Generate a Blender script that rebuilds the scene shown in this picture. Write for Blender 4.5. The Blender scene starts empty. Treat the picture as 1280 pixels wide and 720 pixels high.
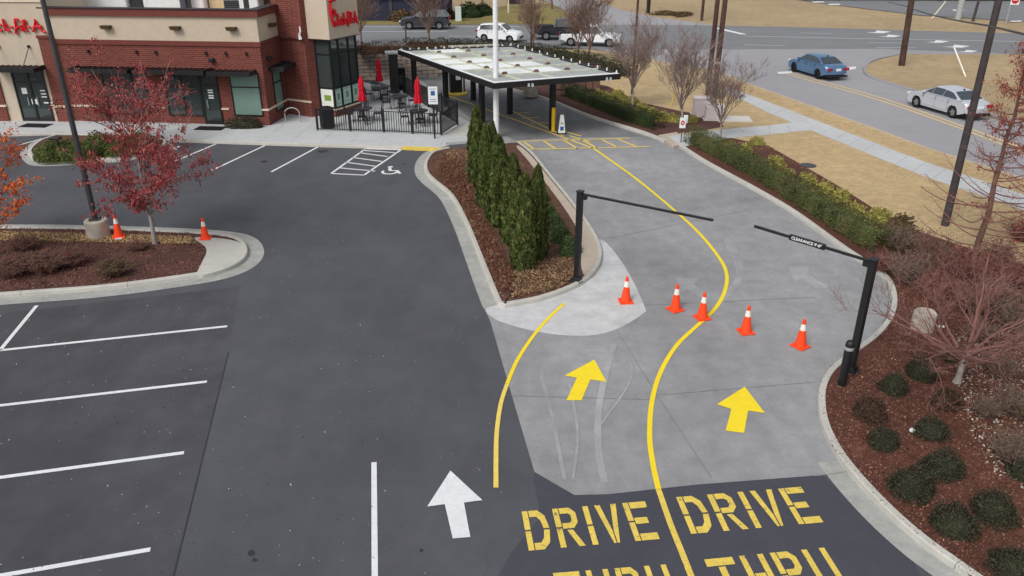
import bpy, math, random
import numpy as np
from mathutils import Vector, Matrix
random.seed(11); RNG = np.random.default_rng(5)
sc = bpy.context.scene; COL = sc.collection
R = math.radians
# ------------------------------------------------------------------ camera, sky, sun, exposure
CAM_H = 10.5; FPX = 994.0; TILT = R(25.45)
cam = bpy.data.cameras.new('camera'); co = bpy.data.objects.new('camera', cam); COL.objects.link(co)
co.location = (0, 0, CAM_H); co.rotation_euler = (R(90)-TILT, 0, 0)
cam.sensor_width = 36; cam.lens = 36*FPX/1280; cam.clip_end = 3000; sc.camera = co
w = bpy.data.worlds.new('World'); sc.world = w; w.use_nodes = True
nt = w.node_tree; bg = nt.nodes['Background']
sky = nt.nodes.new('ShaderNodeTexSky'); sky.sky_type = 'NISHITA'; sky.sun_disc = False
SUN_EL, SUN_AZ = 48, 215     # degrees; azimuth clockwise from +Y
sky.sun_elevation = R(SUN_EL); sky.sun_rotation = R(SUN_AZ); sky.air_density = 1.0; sky.dust_density = 4.0; sky.ozone_density = 1.0
hs = nt.nodes.new('ShaderNodeHueSaturation'); hs.inputs['Saturation'].default_value = 0.3
nt.links.new(sky.outputs[0], hs.inputs['Color']); nt.links.new(hs.outputs[0], bg.inputs['Color']); bg.inputs['Strength'].default_value = 0.15
sl = bpy.data.lights.new('sun', 'SUN'); sl.energy = 1.2; sl.angle = R(18); sl.color = (1.0, 0.965, 0.92)
so = bpy.data.objects.new('sun', sl); COL.objects.link(so)
sd = Vector((math.sin(R(SUN_AZ))*math.cos(R(SUN_EL)), math.cos(R(SUN_AZ))*math.cos(R(SUN_EL)), math.sin(R(SUN_EL))))
so.rotation_euler = sd.to_track_quat('Z', 'Y').to_euler(); so.location = (0, 0, 40)
sc.view_settings.view_transform = 'Standard'; sc.view_settings.look = 'None'; sc.view_settings.exposure = 0.0; sc.view_settings.gamma = 1.0
sc.render.engine = 'CYCLES'

# ------------------------------------------------------------------ survey helpers (picture point -> point of the site plan)
CT, ST = math.cos(TILT), math.sin(TILT)
def G(px, py, z=0.0):
    a = (px-640)/FPX; b = (360-py)/FPX
    dy = CT+b*ST; dz = -ST+b*CT; t = (z-CAM_H)/dz
    return (a*t, dy*t)
def ZAT(py, Y):                     # height of a point seen at row py standing at distance Y
    b = (360-py)/FPX; return CAM_H+(-ST+b*CT)*Y/(CT+b*ST)
def XAT(px, py, Y):
    b = (360-py)/FPX; return (px-640)/FPX*Y/(CT+b*ST)
def GP(pts, z=0.0): return [G(x, y, z) for x, y in pts]
def smooth(pts, n=6, closed=False):
    P = [Vector((p[0], p[1])) for p in pts]; out = []; N = len(P)
    rng = range(N if closed else N-1)
    for i in rng:
        if closed: p0, p1, p2, p3 = P[i-1], P[i], P[(i+1) % N], P[(i+2) % N]
        else: p0, p1, p2, p3 = P[max(i-1, 0)], P[i], P[i+1], P[min(i+2, N-1)]
        for k in range(n):
            t = k/n
            q = 0.5*((2*p1)+(p2-p0)*t+(2*p0-5*p1+4*p2-p3)*t*t+(3*p1-p0-3*p2+p3)*t**3)
            out.append((q.x, q.y))
    if not closed: out.append((P[-1].x, P[-1].y))
    return out
def offset(path, d, closed=False):  # to the left of travel for d > 0
    out = []; N = len(path)
    for i in range(N):
        if closed: a, b = path[i-1], path[(i+1) % N]
        else: a, b = path[max(i-1, 0)], path[min(i+1, N-1)]
        tx, ty = b[0]-a[0], b[1]-a[1]; l = math.hypot(tx, ty) or 1
        out.append((path[i][0]-ty/l*d, path[i][1]+tx/l*d))
    return out
def resample(path, step):
    out = [path[0]]; acc = 0
    for a, b in zip(path, path[1:]):
        L = math.hypot(b[0]-a[0], b[1]-a[1])
        if L == 0: continue
        while acc+L >= step:
            t = (step-acc)/L; a = (a[0]+(b[0]-a[0])*t, a[1]+(b[1]-a[1])*t); out.append(a)
            L = math.hypot(b[0]-a[0], b[1]-a[1]); acc = 0
            if L == 0: break
        acc += L
    if acc > step*.3: out.append(path[-1])
    return out
def inside(x, y, poly):
    c = False; j = len(poly)-1
    for i in range(len(poly)):
        xi, yi = poly[i]; xj, yj = poly[j]
        if (yi > y) != (yj > y) and x < (xj-xi)*(y-yi)/(yj-yi)+xi: c = not c
        j = i
    return c
def rand_in(poly):
    xs = [p[0] for p in poly]; ys = [p[1] for p in poly]
    for _ in range(400):
        x = random.uniform(min(xs), max(xs)); y = random.uniform(min(ys), max(ys))
        if inside(x, y, poly): return x, y
    return poly[0]

# ------------------------------------------------------------------ materials
MATS = {}
def lin(r, g, b): return tuple(((c/255)/12.92 if c/255 <= .04045 else ((c/255+.055)/1.055)**2.4) for c in (r, g, b))
def base(name, rough=.8, metal=0, spec=.3):
    m = bpy.data.materials.new(name); m.use_nodes = True
    b = m.node_tree.nodes['Principled BSDF']; b.inputs['Roughness'].default_value = rough; b.inputs['Metallic'].default_value = metal
    b.inputs['Specular IOR Level'].default_value = spec
    MATS[name] = m; return m, m.node_tree, b
def noise(nt_, scale, detail=5, rough=.6, vec=None, stretch=None):
    n = nt_.nodes.new('ShaderNodeTexNoise'); n.inputs['Scale'].default_value = scale; n.inputs['Detail'].default_value = detail; n.inputs['Roughness'].default_value = rough
    g = nt_.nodes.new('ShaderNodeNewGeometry') if vec is None else None
    src = g.outputs['Position'] if vec is None else vec
    if stretch:
        mp = nt_.nodes.new('ShaderNodeMapping'); mp.inputs['Scale'].default_value = stretch[0:3]
        if len(stretch) > 3: mp.inputs['Rotation'].default_value = (0, 0, stretch[3])
        nt_.links.new(src, mp.inputs[0]); src = mp.outputs[0]
    nt_.links.new(src, n.inputs['Vector']); return n.outputs['Fac']
def ramp(nt_, fac, stops):
    r = nt_.nodes.new('ShaderNodeValToRGB'); e = r.color_ramp.elements
    while len(e) < len(stops): e.new(.5)
    for k, (p, c) in enumerate(stops): e[k].position = p; e[k].color = (*c, 1) if not isinstance(c, float) else (c, c, c, 1)
    nt_.links.new(fac, r.inputs[0]); return r.outputs[0]
def mixc(nt_, a, b, fac, mode='MIX'):
    m = nt_.nodes.new('ShaderNodeMix'); m.data_type = 'RGBA'; m.blend_type = mode
    for s, v in ((m.inputs['Factor'], fac), (m.inputs['A'], a), (m.inputs['B'], b)):
        if isinstance(v, (int, float)): s.default_value = v
        elif isinstance(v, tuple): s.default_value = (*v, 1)
        else: nt_.links.new(v, s)
    return m.outputs['Result']
def bump(nt_, b, h, s, d=.02):
    n = nt_.nodes.new('ShaderNodeBump'); n.inputs['Strength'].default_value = s; n.inputs['Distance'].default_value = d
    nt_.links.new(h, n.inputs['Height']); nt_.links.new(n.outputs[0], b.inputs['Normal'])
def plain(name, c, rough=.7, metal=0, var=.12, scale=6, bmp=0, spec=.3):
    m, t, b = base(name, rough, metal, spec)
    f = noise(t, scale); c2 = tuple(x*(1-var) for x in c); c1 = tuple(min(1, x*(1+var)) for x in c)
    t.links.new(ramp(t, f, [(.3, c2), (.7, c1)]), b.inputs['Base Color'])
    if bmp: bump(t, b, noise(t, scale*6), bmp)
    return m
def ground(name, c, big=.15, mid=.12, fine=.12, sbig=.25, smid=2.2, sfine=28, rough=.85, bmp=.25, streak=None, spec=.3, worn=None, grain=0, crack=None):
    m, t, b = base(name, rough, 0, spec)
    def lev(f, a): return ramp(t, f, [(.28, 1-a), (.72, 1+a*.999)])
    col = mixc(t, c, ramp(t, noise(t, sbig, 4), [(.3, 1-big), (.7, min(1.0, 1.0))]), 1.0, 'MULTIPLY')
    col = mixc(t, col, ramp(t, noise(t, smid, 6, .7), [(.3, 1-mid), (.7, 1.0)]), 1.0, 'MULTIPLY')
    fn = noise(t, sfine, 3, .7)
    col = mixc(t, col, ramp(t, fn, [(.3, 1-fine), (.7, 1.0)]), 1.0, 'MULTIPLY')
    if streak:
        col = mixc(t, col, ramp(t, noise(t, streak[0], 5, .6, stretch=streak[1]), [(.42, 1-streak[2]), (.62, 1.0)]), 1.0, 'MULTIPLY')
    if grain: col = mixc(t, col, ramp(t, noise(t, 95, 2, .8), [(.35, 1-grain), (.65, 1.0)]), 1.0, 'MULTIPLY')
    if worn: col = mixc(t, col, worn[1], ramp(t, noise(t, 7, 8, .75), [(worn[0], 1.0), (worn[0]+.05, 0.0)]))
    if crack:
        v = t.nodes.new('ShaderNodeTexVoronoi'); v.feature = 'DISTANCE_TO_EDGE'; v.inputs['Scale'].default_value = crack[0]
        g = t.nodes.new('ShaderNodeNewGeometry'); n2 = t.nodes.new('ShaderNodeTexNoise'); n2.inputs['Scale'].default_value = 1.2; n2.inputs['Detail'].default_value = 6
        va = t.nodes.new('ShaderNodeVectorMath'); va.operation = 'ADD'; t.links.new(g.outputs['Position'], n2.inputs['Vector']); t.links.new(g.outputs['Position'], va.inputs[0]); t.links.new(n2.outputs['Color'], va.inputs[1]); t.links.new(va.outputs[0], v.inputs['Vector'])
        line = ramp(t, v.outputs['Distance'], [(.0, 1.0), (crack[1], 0.0)]); gate = ramp(t, noise(t, .35, 2), [(.5, 0.0), (.6, crack[2])])
        k = t.nodes.new('ShaderNodeMath'); k.operation = 'MULTIPLY'; t.links.new(line, k.inputs[0]); t.links.new(gate, k.inputs[1]); col = mixc(t, col, tuple(x*.5 for x in c), k.outputs[0])
    t.links.new(col, b.inputs['Base Color'])
    if bmp: bump(t, b, fn, bmp, .01)
    return m
def leafy(name, cols, rough=.75, scale=1.5, var=.35):
    m, t, b = base(name, rough, 0, .2)
    g = t.nodes.new('ShaderNodeNewGeometry')
    n = len(cols); c = ramp(t, g.outputs['Random Per Island'], [(i/max(1, n-1)*.96+.02, cc) for i, cc in enumerate(cols)])
    c = mixc(t, c, ramp(t, noise(t, scale, 3), [(.3, 1-var), (.7, 1.0)]), 1.0, 'MULTIPLY')
    t.links.new(c, b.inputs['Base Color']); return m
ground('asphalt', lin(101, 103, 109), .24, .16, .14, .16, .9, 40, .9, .35, (.7, (1.1, .45, 1, -.2), .09), grain=.28, crack=(.22, .006, .6))
ground('asphalt_dark', lin(95, 96, 103), .3, .18, .14, .2, .8, 40, .9, .35, (.9, (1.2, .5, 1, .5), .14), grain=.28, crack=(.22, .005, .6))
ground('concrete_gutter', lin(184, 185, 180), .2, .28, .14, .7, 3.2, 25, .85, .3)
ground('asphalt_new', lin(84, 85, 95), .12, .12, .2, .3, 1.2, 34, .9, .35, grain=.3, crack=(.9, .01, .5))
ground('concrete_drive', lin(178, 179, 181), .34, .24, .12, .16, 1.9, 22, .85, .25, (.9, (2.2, .7, 1, .5), .08), grain=.14, worn=(.36, lin(134, 135, 137)), crack=(.16, .004, .4))
ground('concrete_dark', lin(140, 141, 144), .25, .2, .1, .3, 1.4, 22, .85, .2, (.8, (2.4, .5, 1, -.6), .12))
ground('concrete_white', lin(210, 211, 212), .2, .2, .06, .5, 2, 20, .85, .15)
ground('concrete_pale', lin(202, 200, 192), .15, .18, .1, .5, 2.4, 25, .85, .2)
ground('concrete_walk', lin(200, 203, 204), .12, .14, .1, .3, 2.0, 22, .85, .2)
ground('concrete_tan', lin(196, 182, 165), .1, .16, .1, .5, 2.4, 25, .85, .2)
ground('joint', lin(140, 140, 141), .1, .2, .2)
ground('ghost_paint', lin(180, 181, 183), .34, .22, .12, .35, 1.1, 22)
ground('road', lin(160, 159, 163), .1, .08, .08, .1, .8, 18, .85, .15)
ground('road_dark', lin(134, 136, 139), .1, .08, .1, .1, .8, 18, .85, .15, (.5, (.15, 3, 1, 0), .12))
ground('lawn', lin(216, 190, 146), .18, .24, .24, .12, 1.6, 14, .95, .5, (2.5, (1, 2.4, 1, .2), .14))
ground('lawn_far', lin(198, 174, 136), .24, .3, .28, .08, 1.1, 10, .95, .5)
ground('green_lawn', lin(150, 138, 84), .18, .22, .28, .1, 1.1, 10, .95, .5)
ground('mulch', lin(122, 84, 76), .3, .4, .55, .5, 3, 16, .95, .9)
ground('mulch_red', lin(122, 78, 64), .35, .4, .55, .35, 3, 16, .95, .9)
ground('mulch_brown', lin(124, 92, 76), .3, .4, .5, .5, 3, 16, .95, .9)
ground('oil', lin(62, 62, 66), .2, .3, .2)
ground('white_paint', lin(236, 238, 240), .08, .14, .14, .5, 5, 30, .7, .1, worn=(.30, lin(120, 122, 126)))
ground('yellow_paint', lin(250, 222, 44), .04, .08, .10, .5, 5, 30, .7, .1)
ground('yellow_worn', lin(250, 220, 110), .08, .15, .2, .8, 6, 30, .8, .1)
ground('yellow_letters', lin(250, 220, 104), .12, .22, .24, .8, 5, 26, .8, .1, worn=(.36, lin(110, 100, 84)))
ground('tan_line', lin(236, 206, 140), .1, .15, .2, .5, 4, 30)
leafy('chips', [lin(84, 52, 44), lin(132, 86, 72), lin(108, 70, 60), lin(156, 118, 100), lin(96, 60, 52)])
leafy('litter', [lin(190, 180, 160), lin(120, 100, 84), lin(205, 200, 190), lin(150, 130, 100)])
leafy('litter_dark', [lin(96, 56, 44), lin(150, 100, 70), lin(120, 70, 50)])
leafy('straw', [lin(180, 148, 112), lin(136, 102, 78), lin(206, 178, 140), lin(112, 78, 62), lin(126, 92, 70)])
leafy('tan_turf', [lin(214, 186, 136), lin(198, 168, 118), lin(224, 198, 152)])
leafy('red_leaf', [lin(122, 46, 54), lin(160, 66, 70), lin(180, 84, 80), lin(140, 54, 62), lin(190, 112, 102)], .6, 2, .3)
leafy('orange_leaf', [lin(206, 92, 30), lin(226, 126, 44), lin(190, 60, 36), lin(214, 104, 40)], .6, 2, .3)
leafy('rust_leaf', [lin(168, 84, 70), lin(140, 66, 60), lin(186, 108, 90), lin(126, 66, 62)], .7, 2, .3)
leafy('arbor_leaf', [lin(68, 88, 40), lin(98, 116, 56), lin(50, 68, 32), lin(130, 130, 76), lin(80, 98, 46)], .8, 4, .5)
leafy('box_leaf', [lin(76, 96, 58), lin(88, 108, 62), lin(52, 68, 42), lin(104, 118, 74)], .75, 3, .4)
leafy('hedge_leaf', [lin(74, 90, 50), lin(98, 110, 60), lin(58, 72, 42), lin(116, 120, 72), lin(118, 102, 74)], .75, 1.2, .5)
leafy('hedge_dark', [lin(40, 54, 30), lin(56, 72, 38), lin(34, 44, 26), lin(74, 86, 48)], .75, 1.5, .4)
leafy('mustard_leaf', [lin(166, 160, 84), lin(196, 188, 110), lin(132, 132, 62), lin(150, 128, 70)], .75, 3, .35)
leafy('green_leaf', [lin(86, 100, 50), lin(108, 120, 62), lin(70, 84, 44), lin(122, 128, 72)], .75, 2, .4)
leafy('dark_shrub', [lin(54, 58, 44), lin(74, 76, 56), lin(42, 46, 38), lin(96, 86, 66)], .8, 3, .4)
leafy('dark_shrub_rust', [lin(62, 56, 46), lin(96, 70, 56), lin(48, 46, 40), lin(114, 80, 62)], .8, 3, .4)
leafy('brown_leaf', [lin(118, 72, 60), lin(142, 94, 74), lin(92, 58, 52), lin(130, 86, 72)], .85, 3, .4)
leafy('brown_green', [lin(124, 102, 66), lin(110, 84, 60), lin(96, 88, 56), lin(86, 60, 48)], .85, 3, .4)
leafy('wine_leaf', [lin(124, 64, 56), lin(150, 80, 66), lin(100, 56, 50), lin(134, 98, 80)], .85, 3, .4)
plain('twig_grey', lin(132, 114, 108), .9, var=.25)
plain('twig_brown', lin(130, 108, 98), .9, var=.25)
plain('twig_red', lin(128, 92, 86), .9, var=.25)
plain('bark_grey', lin(150, 144, 138), .9, var=.2, bmp=.3)
plain('bark_brown', lin(110, 82, 72), .9, var=.3, bmp=.3)
plain('pole_wood', lin(78, 58, 52), .9, var=.35, scale=3, bmp=.3)
plain('pole_wood_grey', lin(70, 64, 66), .9, var=.25, scale=3, bmp=.3)
plain('black_metal', lin(24, 25, 28), .45, .0, .2, spec=.5)
plain('dark_metal', lin(66, 66, 72), .5, .2, .15, spec=.5)
plain('white_metal', lin(226, 228, 232), .45, .0, .05)
plain('grey_metal', lin(165, 170, 172), .5, .2, .1)
plain('bronze', lin(86, 68, 48), .5, .2, .2)
plain('stucco', lin(192, 178, 159), .92, var=.05, scale=4, bmp=.25)
plain('cream_stone', lin(212, 198, 176), .9, var=.06, scale=5)
plain('cap_metal', lin(52, 44, 48), .5, .2, .1)
plain('maroon_trim', lin(110, 58, 52), .8, var=.1)
plain('red_canvas', lin(196, 22, 44), .85, var=.12)
plain('sign_red', lin(214, 26, 40), .5, var=.05)
plain('cone_orange', lin(252, 74, 30), .5, var=.06)
plain('cone_white', lin(232, 226, 214), .5, var=.06)
plain('roof_white', lin(222, 222, 220), .7, var=.06)
plain('unit_white', lin(206, 206, 204), .6, var=.06)
plain('unit_tan', lin(190, 168, 132), .8, var=.1)
plain('stone_block', lin(176, 162, 150), .95, var=.2, scale=3, bmp=.5)
plain('stone_cap', lin(168, 160, 148), .95, var=.1, scale=3, bmp=.3)
plain('stone_dark', lin(70, 64, 60), .95, var=.2)
plain('boulder', lin(178, 170, 158), .95, var=.25, scale=3, bmp=.5)
plain('box_green', lin(196, 208, 200), .6, var=.05)
plain('box_pink', lin(216, 206, 206), .6, var=.05)
plain('pad_concrete', lin(206, 200, 196), .85, var=.1)
plain('bollard_yellow', lin(240, 196, 30), .5, var=.06)
plain('poster', lin(176, 206, 192), .6, var=.05)
plain('poster_white', lin(220, 224, 214), .6, var=.04)
plain('notice_white', lin(225, 228, 228), .6, var=.03)
plain('poster_green', lin(120, 150, 60), .6, var=.1)
plain('window_film', lin(112, 138, 128), .35, var=.06, spec=.5)
plain('sign_blue', lin(46, 92, 150), .5, var=.04)
plain('signal_red', lin(190, 36, 44), .5, var=.04)
plain('street_green', lin(30, 110, 80), .5, var=.04)
plain('deck_grey', lin(160, 164, 162), .6, var=.12, scale=2)
plain('algae', lin(190, 194, 176), .8, var=.2, scale=4)
plain('deck_white', lin(228, 232, 232), .6, var=.1, scale=1.2)
plain('tyre', lin(28, 28, 30), .9, var=.1)
plain('rim', lin(170, 172, 176), .35, .7, .1)
plain('rim_dark', lin(40, 41, 44), .35, .5, .1)
plain('tail_red', lin(150, 30, 44), .3, var=.1, spec=.5)
plain('plate', lin(222, 228, 236), .5, var=.04)
plain('navy_wall', lin(46, 48, 66), .9, var=.2, scale=.8)
plain('dark_interior', lin(26, 27, 29), .8, var=.2)
def paint(name, c, metal=.25):
    m, t, b = base(name, .3, metal, .5); b.inputs['Base Color'].default_value = (*c, 1); b.inputs['Coat Weight'].default_value = .5; b.inputs['Coat Roughness'].default_value = .1
paint('paint_blue', lin(84, 120, 156)); paint('paint_silver', lin(196, 200, 208)); paint('paint_white', lin(238, 240, 244), 0); paint('paint_dark', lin(40, 42, 52)); paint('paint_charcoal', lin(64, 66, 72))
def glass(name, c, rough=.12):
    m, t, b = base(name, rough, 0, .8); b.inputs['Base Color'].default_value = (*c, 1)
glass('car_glass', lin(58, 66, 74), .06); glass('shop_glass', lin(58, 66, 66), .05); glass('lens', lin(200, 205, 210), .15)
# brick: colour and fine relief only
m, t, b = base('brick', .9)
tc = t.nodes.new('ShaderNodeNewGeometry'); mp = t.nodes.new('ShaderNodeMapping'); mp.inputs['Scale'].default_value = (1, 1, 1)
sx = t.nodes.new('ShaderNodeSeparateXYZ'); t.links.new(tc.outputs['Position'], sx.inputs[0])
ad = t.nodes.new('ShaderNodeMath'); ad.operation = 'ADD'; t.links.new(sx.outputs[0], ad.inputs[0]); t.links.new(sx.outputs[1], ad.inputs[1])
cx = t.nodes.new('ShaderNodeCombineXYZ'); t.links.new(ad.outputs[0], cx.inputs[0]); t.links.new(sx.outputs[2], cx.inputs[1])
bt = t.nodes.new('ShaderNodeTexBrick'); bt.inputs['Scale'].default_value = 1; bt.inputs['Brick Width'].default_value = .3; bt.inputs['Row Height'].default_value = .1; bt.inputs['Mortar Size'].default_value = .01
bt.inputs['Color1'].default_value = (*lin(122, 64, 54), 1); bt.inputs['Color2'].default_value = (*lin(104, 52, 45), 1); bt.inputs['Mortar'].default_value = (*lin(140, 96, 86), 1)
t.links.new(cx.outputs[0], bt.inputs['Vector'])
t.links.new(mixc(t, bt.outputs[0], ramp(t, noise(t, 1.2), [(.3, .8), (.7, 1.0)]), 1.0, 'MULTIPLY'), b.inputs['Base Color'])
bump(t, b, bt.outputs['Fac'], -.3, .01)

# ------------------------------------------------------------------ mesh helpers
class MB:
    def __init__(s): s.v = []; s.f = []
    def add(s, vs, fs):
        o = len(s.v); s.v += [tuple(v) for v in vs]; s.f += [tuple(i+o for i in f) for f in fs]; return s
    def box(s, x, y, z, sx_, sy_, sz_, rz=0, taper=1, bevel=0):   # centre x,y and BOTTOM z
        c, n = math.cos(rz), math.sin(rz); vs = []
        if bevel:
            b_ = bevel; lv = [(0, b_), (b_, 0), (sz_-b_, 0), (sz_, b_)]
            for (h, ins) in lv:
                hx, hy = sx_/2-ins, sy_/2-ins
                for (px, py) in ((-hx+b_, -hy), (hx-b_, -hy), (hx, -hy+b_), (hx, hy-b_), (hx-b_, hy), (-hx+b_, hy), (-hx, hy-b_), (-hx, -hy+b_)):
                    vs.append((x+px*c-py*n, y+px*n+py*c, z+h))
            fs = [tuple(range(7, -1, -1)), tuple(range(24, 32))]
            for l in range(3):
                for k in range(8): fs.append((l*8+k, l*8+(k+1) % 8, (l+1)*8+(k+1) % 8, (l+1)*8+k))
            return s.add(vs, fs)
        for h, k in ((0, 1), (sz_, taper)):
            for (px, py) in ((-1, -1), (1, -1), (1, 1), (-1, 1)):
                a, b_ = px*sx_/2*k, py*sy_/2*k; vs.append((x+a*c-b_*n, y+a*n+b_*c, z+h))
        return s.add(vs, [(3, 2, 1, 0), (4, 5, 6, 7), (0, 1, 5, 4), (1, 2, 6, 5), (2, 3, 7, 6), (3, 0, 4, 7)])
    def prism(s, poly, z0, z1):
        n = len(poly)
        A = sum(poly[i-1][0]*poly[i][1]-poly[i][0]*poly[i-1][1] for i in range(n))
        if A < 0: poly = poly[::-1]
        vs = [(p[0], p[1], z0) for p in poly]+[(p[0], p[1], z1) for p in poly]
        return s.add(vs, [tuple(range(n-1, -1, -1)), tuple(range(n, 2*n))]+[(i, (i+1) % n, n+(i+1) % n, n+i) for i in range(n)])
    def sheet(s, poly, z):
        n = len(poly); A = sum(poly[i-1][0]*poly[i][1]-poly[i][0]*poly[i-1][1] for i in range(n))
        if A < 0: poly = poly[::-1]
        return s.add([(p[0], p[1], z) for p in poly], [tuple(range(n))])
    def tube(s, pts, rad, n=6, cap=True):
        pts = [Vector(p) for p in pts]
        if not isinstance(rad, (list, tuple)): rad = [rad]*len(pts)
        vs = []; fs = []; N = len(pts)
        for i, p in enumerate(pts):
            d = (pts[min(i+1, N-1)]-pts[max(i-1, 0)]); d = d.normalized() if d.length > 1e-9 else Vector((0, 0, 1))
            u = d.cross(Vector((0, 0, 1))) if abs(d.z) < .95 else d.cross(Vector((1, 0, 0))); u.normalize(); v_ = d.cross(u)
            for k in range(n):
                a = 2*math.pi*k/n; q = p+(u*math.cos(a)+v_*math.sin(a))*rad[i]; vs.append(tuple(q))
        for i in range(N-1):
            for k in range(n): fs.append((i*n+k, (i+1)*n+k, (i+1)*n+(k+1) % n, i*n+(k+1) % n))
        if cap: fs += [tuple(range(n)), tuple((N-1)*n+k for k in range(n-1, -1, -1))]
        return s.add(vs, fs)
    def lathe(s, prof, n=16, x=0, y=0, z=0):
        vs = [(x+r*math.cos(2*math.pi*k/n), y+r*math.sin(2*math.pi*k/n), z+h) for r, h in prof for k in range(n)]
        fs = [(i*n+k, i*n+(k+1) % n, (i+1)*n+(k+1) % n, (i+1)*n+k) for i in range(len(prof)-1) for k in range(n)]
        fs += [tuple(range(n-1, -1, -1)), tuple((len(prof)-1)*n+k for k in range(n))]
        return s.add(vs, fs)
    def slab(s, p0, p1, z0, z1, th):       # wall from p0 to p1 (front face on that line), thickness th behind (left of travel)
        dx, dy = p1[0]-p0[0], p1[1]-p0[1]; l = math.hypot(dx, dy); nx, ny = -dy/l*th, dx/l*th
        return s.prism([p0, p1, (p1[0]+nx, p1[1]+ny), (p0[0]+nx, p0[1]+ny)], z0, z1)
def mesh(name, mb, mat, sm=None):
    me = bpy.data.meshes.new(name); me.from_pydata(mb.v, [], mb.f)
    me.materials.append(MATS[mat] if isinstance(mat, str) else mat)
    if sm is not None:
        me.polygons.foreach_set('use_smooth', [True]*len(me.polygons)); me.set_sharp_from_angle(angle=R(sm))
    return me
def link(name, me, parent=None, world=False):
    o = bpy.data.objects.new(name, me); COL.objects.link(o)
    if parent is not None:
        o.parent = parent
        if world:
            p = parent; loc = Vector((0, 0, 0))
            while p is not None: loc += p.location; p = p.parent
            o.location = -loc
    return o
def obj(name, mb, mat, parent=None, sm=None, world=False): return link(name, mesh(name, mb, mat, sm), parent, world)
def tag(o, label=None, cat=None, group=None, kind=None):
    if label: o['label'] = label
    if cat: o['category'] = cat
    if group: o['group'] = group
    if kind: o['kind'] = kind
    return o
def thing(name, label, cat, loc=(0, 0, 0), rz=0, group=None):
    o = bpy.data.objects.new(name, None); COL.objects.link(o); o.location = (loc[0], loc[1], loc[2] if len(loc) > 2 else 0); o.rotation_euler = (0, 0, rz)
    o.empty_display_size = .3
    return tag(o, label, cat, group)
def struct(name, mb, mat, parent=None, sm=None):
    o = obj(name, mb, mat, parent, sm)
    if parent is None: o['kind'] = 'structure'
    return o
def children_of(o): return [c for c in COL.objects if c.parent == o]
def dup(root, loc, rz=None, label=None, scale=None, group=None):
    def cp(o, par):
        c = o.copy(); COL.objects.link(c)
        if par is not None: c.parent = par
        for ch in o.children[:]: cp(ch, c)
        return c
    kids = root.children[:]
    r = root.copy(); COL.objects.link(r)
    for ch in kids: cp(ch, r)
    r.location = (loc[0], loc[1], loc[2] if len(loc) > 2 else 0)
    if rz is not None: r.rotation_euler = (0, 0, rz)
    if scale is not None: r.scale = scale if isinstance(scale, tuple) else (scale,)*3
    if label: r['label'] = label
    if group: r['group'] = group
    return r
def quads_mesh(name, V, mat):           # V: (n,4,3)
    n = len(V); me = bpy.data.meshes.new(name)
    me.vertices.add(n*4); me.vertices.foreach_set('co', V.reshape(-1).astype(np.float32))
    me.loops.add(n*4); me.loops.foreach_set('vertex_index', np.arange(n*4, dtype=np.int32))
    me.polygons.add(n); me.polygons.foreach_set('loop_start', np.arange(0, n*4, 4, dtype=np.int32)); me.polygons.foreach_set('loop_total', np.full(n, 4, dtype=np.int32))
    me.update(calc_edges=True); me.materials.append(MATS[mat]); return me
def leaves(P, size, up=0.0, out=None, aspect=.6, droop=0):   # P (n,3)
    n = len(P); d = RNG.normal(size=(n, 3))
    if out is not None: d = d*.7+out
    d[:, 2] += up; d /= np.linalg.norm(d, axis=1, keepdims=True)+1e-9
    r = RNG.normal(size=(n, 3)); u = np.cross(d, r); u /= np.linalg.norm(u, axis=1, keepdims=True)+1e-9
    v = np.cross(d, u); s = size*RNG.uniform(.6, 1.3, (n, 1))
    u = u*s; v = v*s*aspect
    if droop: u[:, 2] -= droop*s[:, 0]
    return np.stack([P-u*.5, P+v*.5-u*.05, P+u*.5, P-v*.5-u*.05], axis=1)
def ribbon(path, w_, z, m_='white_paint', name='parking_line', parent=None):
    a = offset(path, w_/2); b_ = offset(path, -w_/2); mb = MB(); n = len(path)
    mb.add([(p[0], p[1], z) for p in b_]+[(p[0], p[1], z) for p in a], [(i, i+1, n+i+1, n+i) for i in range(n-1)])
    return obj(name, mb, m_, parent)

# ================================================================== THE SETTING
Zs = 0.006
gr = MB(); gr.sheet([(-900, -900), (900, -900), (900, 1500), (-900, 1500)], -.06); struct('ground', gr, 'lawn_far')
lot = MB(); lot.sheet([(-60, -6), (14, -6), (14, 30), (-1, 46), (-8, 60), (-60, 60)], 0.0)
lot = struct('parking_lot', lot, 'asphalt')
# drive-through concrete
CD = GP([(718, 619), (668, 590), (640, 495), (613, 402), (600, 375), (590, 330), (560, 260), (560, 215), (600, 178), (600, 160), (560, 140), (500, 112), (440, 90), (430, 76), (600, 70), (700, 95), (770, 130), (870, 178), (1010, 262), (1125, 335), (1135, 390), (1070, 440), (1040, 500), (1060, 560), (1080, 591), (1028, 594), (870, 606), (760, 618)])
drive = struct('drive_through_lane', MB().sheet(CD, Zs), 'concrete_drive')
fresh = GP([(718, 619), (668, 590), (680, 640), (640, 690), (600, 760), (900, 790), (1190, 790), (1140, 700), (1028, 594), (870, 606)])
obj('fresh_asphalt', MB().sheet(fresh, .0035), 'asphalt_new', lot)
struct('concrete_apron', MB().sheet(smooth(GP([(608, 386), (640, 378), (715, 360), (742, 330), (744, 302), (757, 303), (782, 335), (805, 382), (803, 393), (770, 412), (735, 420), (690, 418), (650, 410), (618, 399)]), 4, True), Zs+.005), 'concrete_white')
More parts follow.
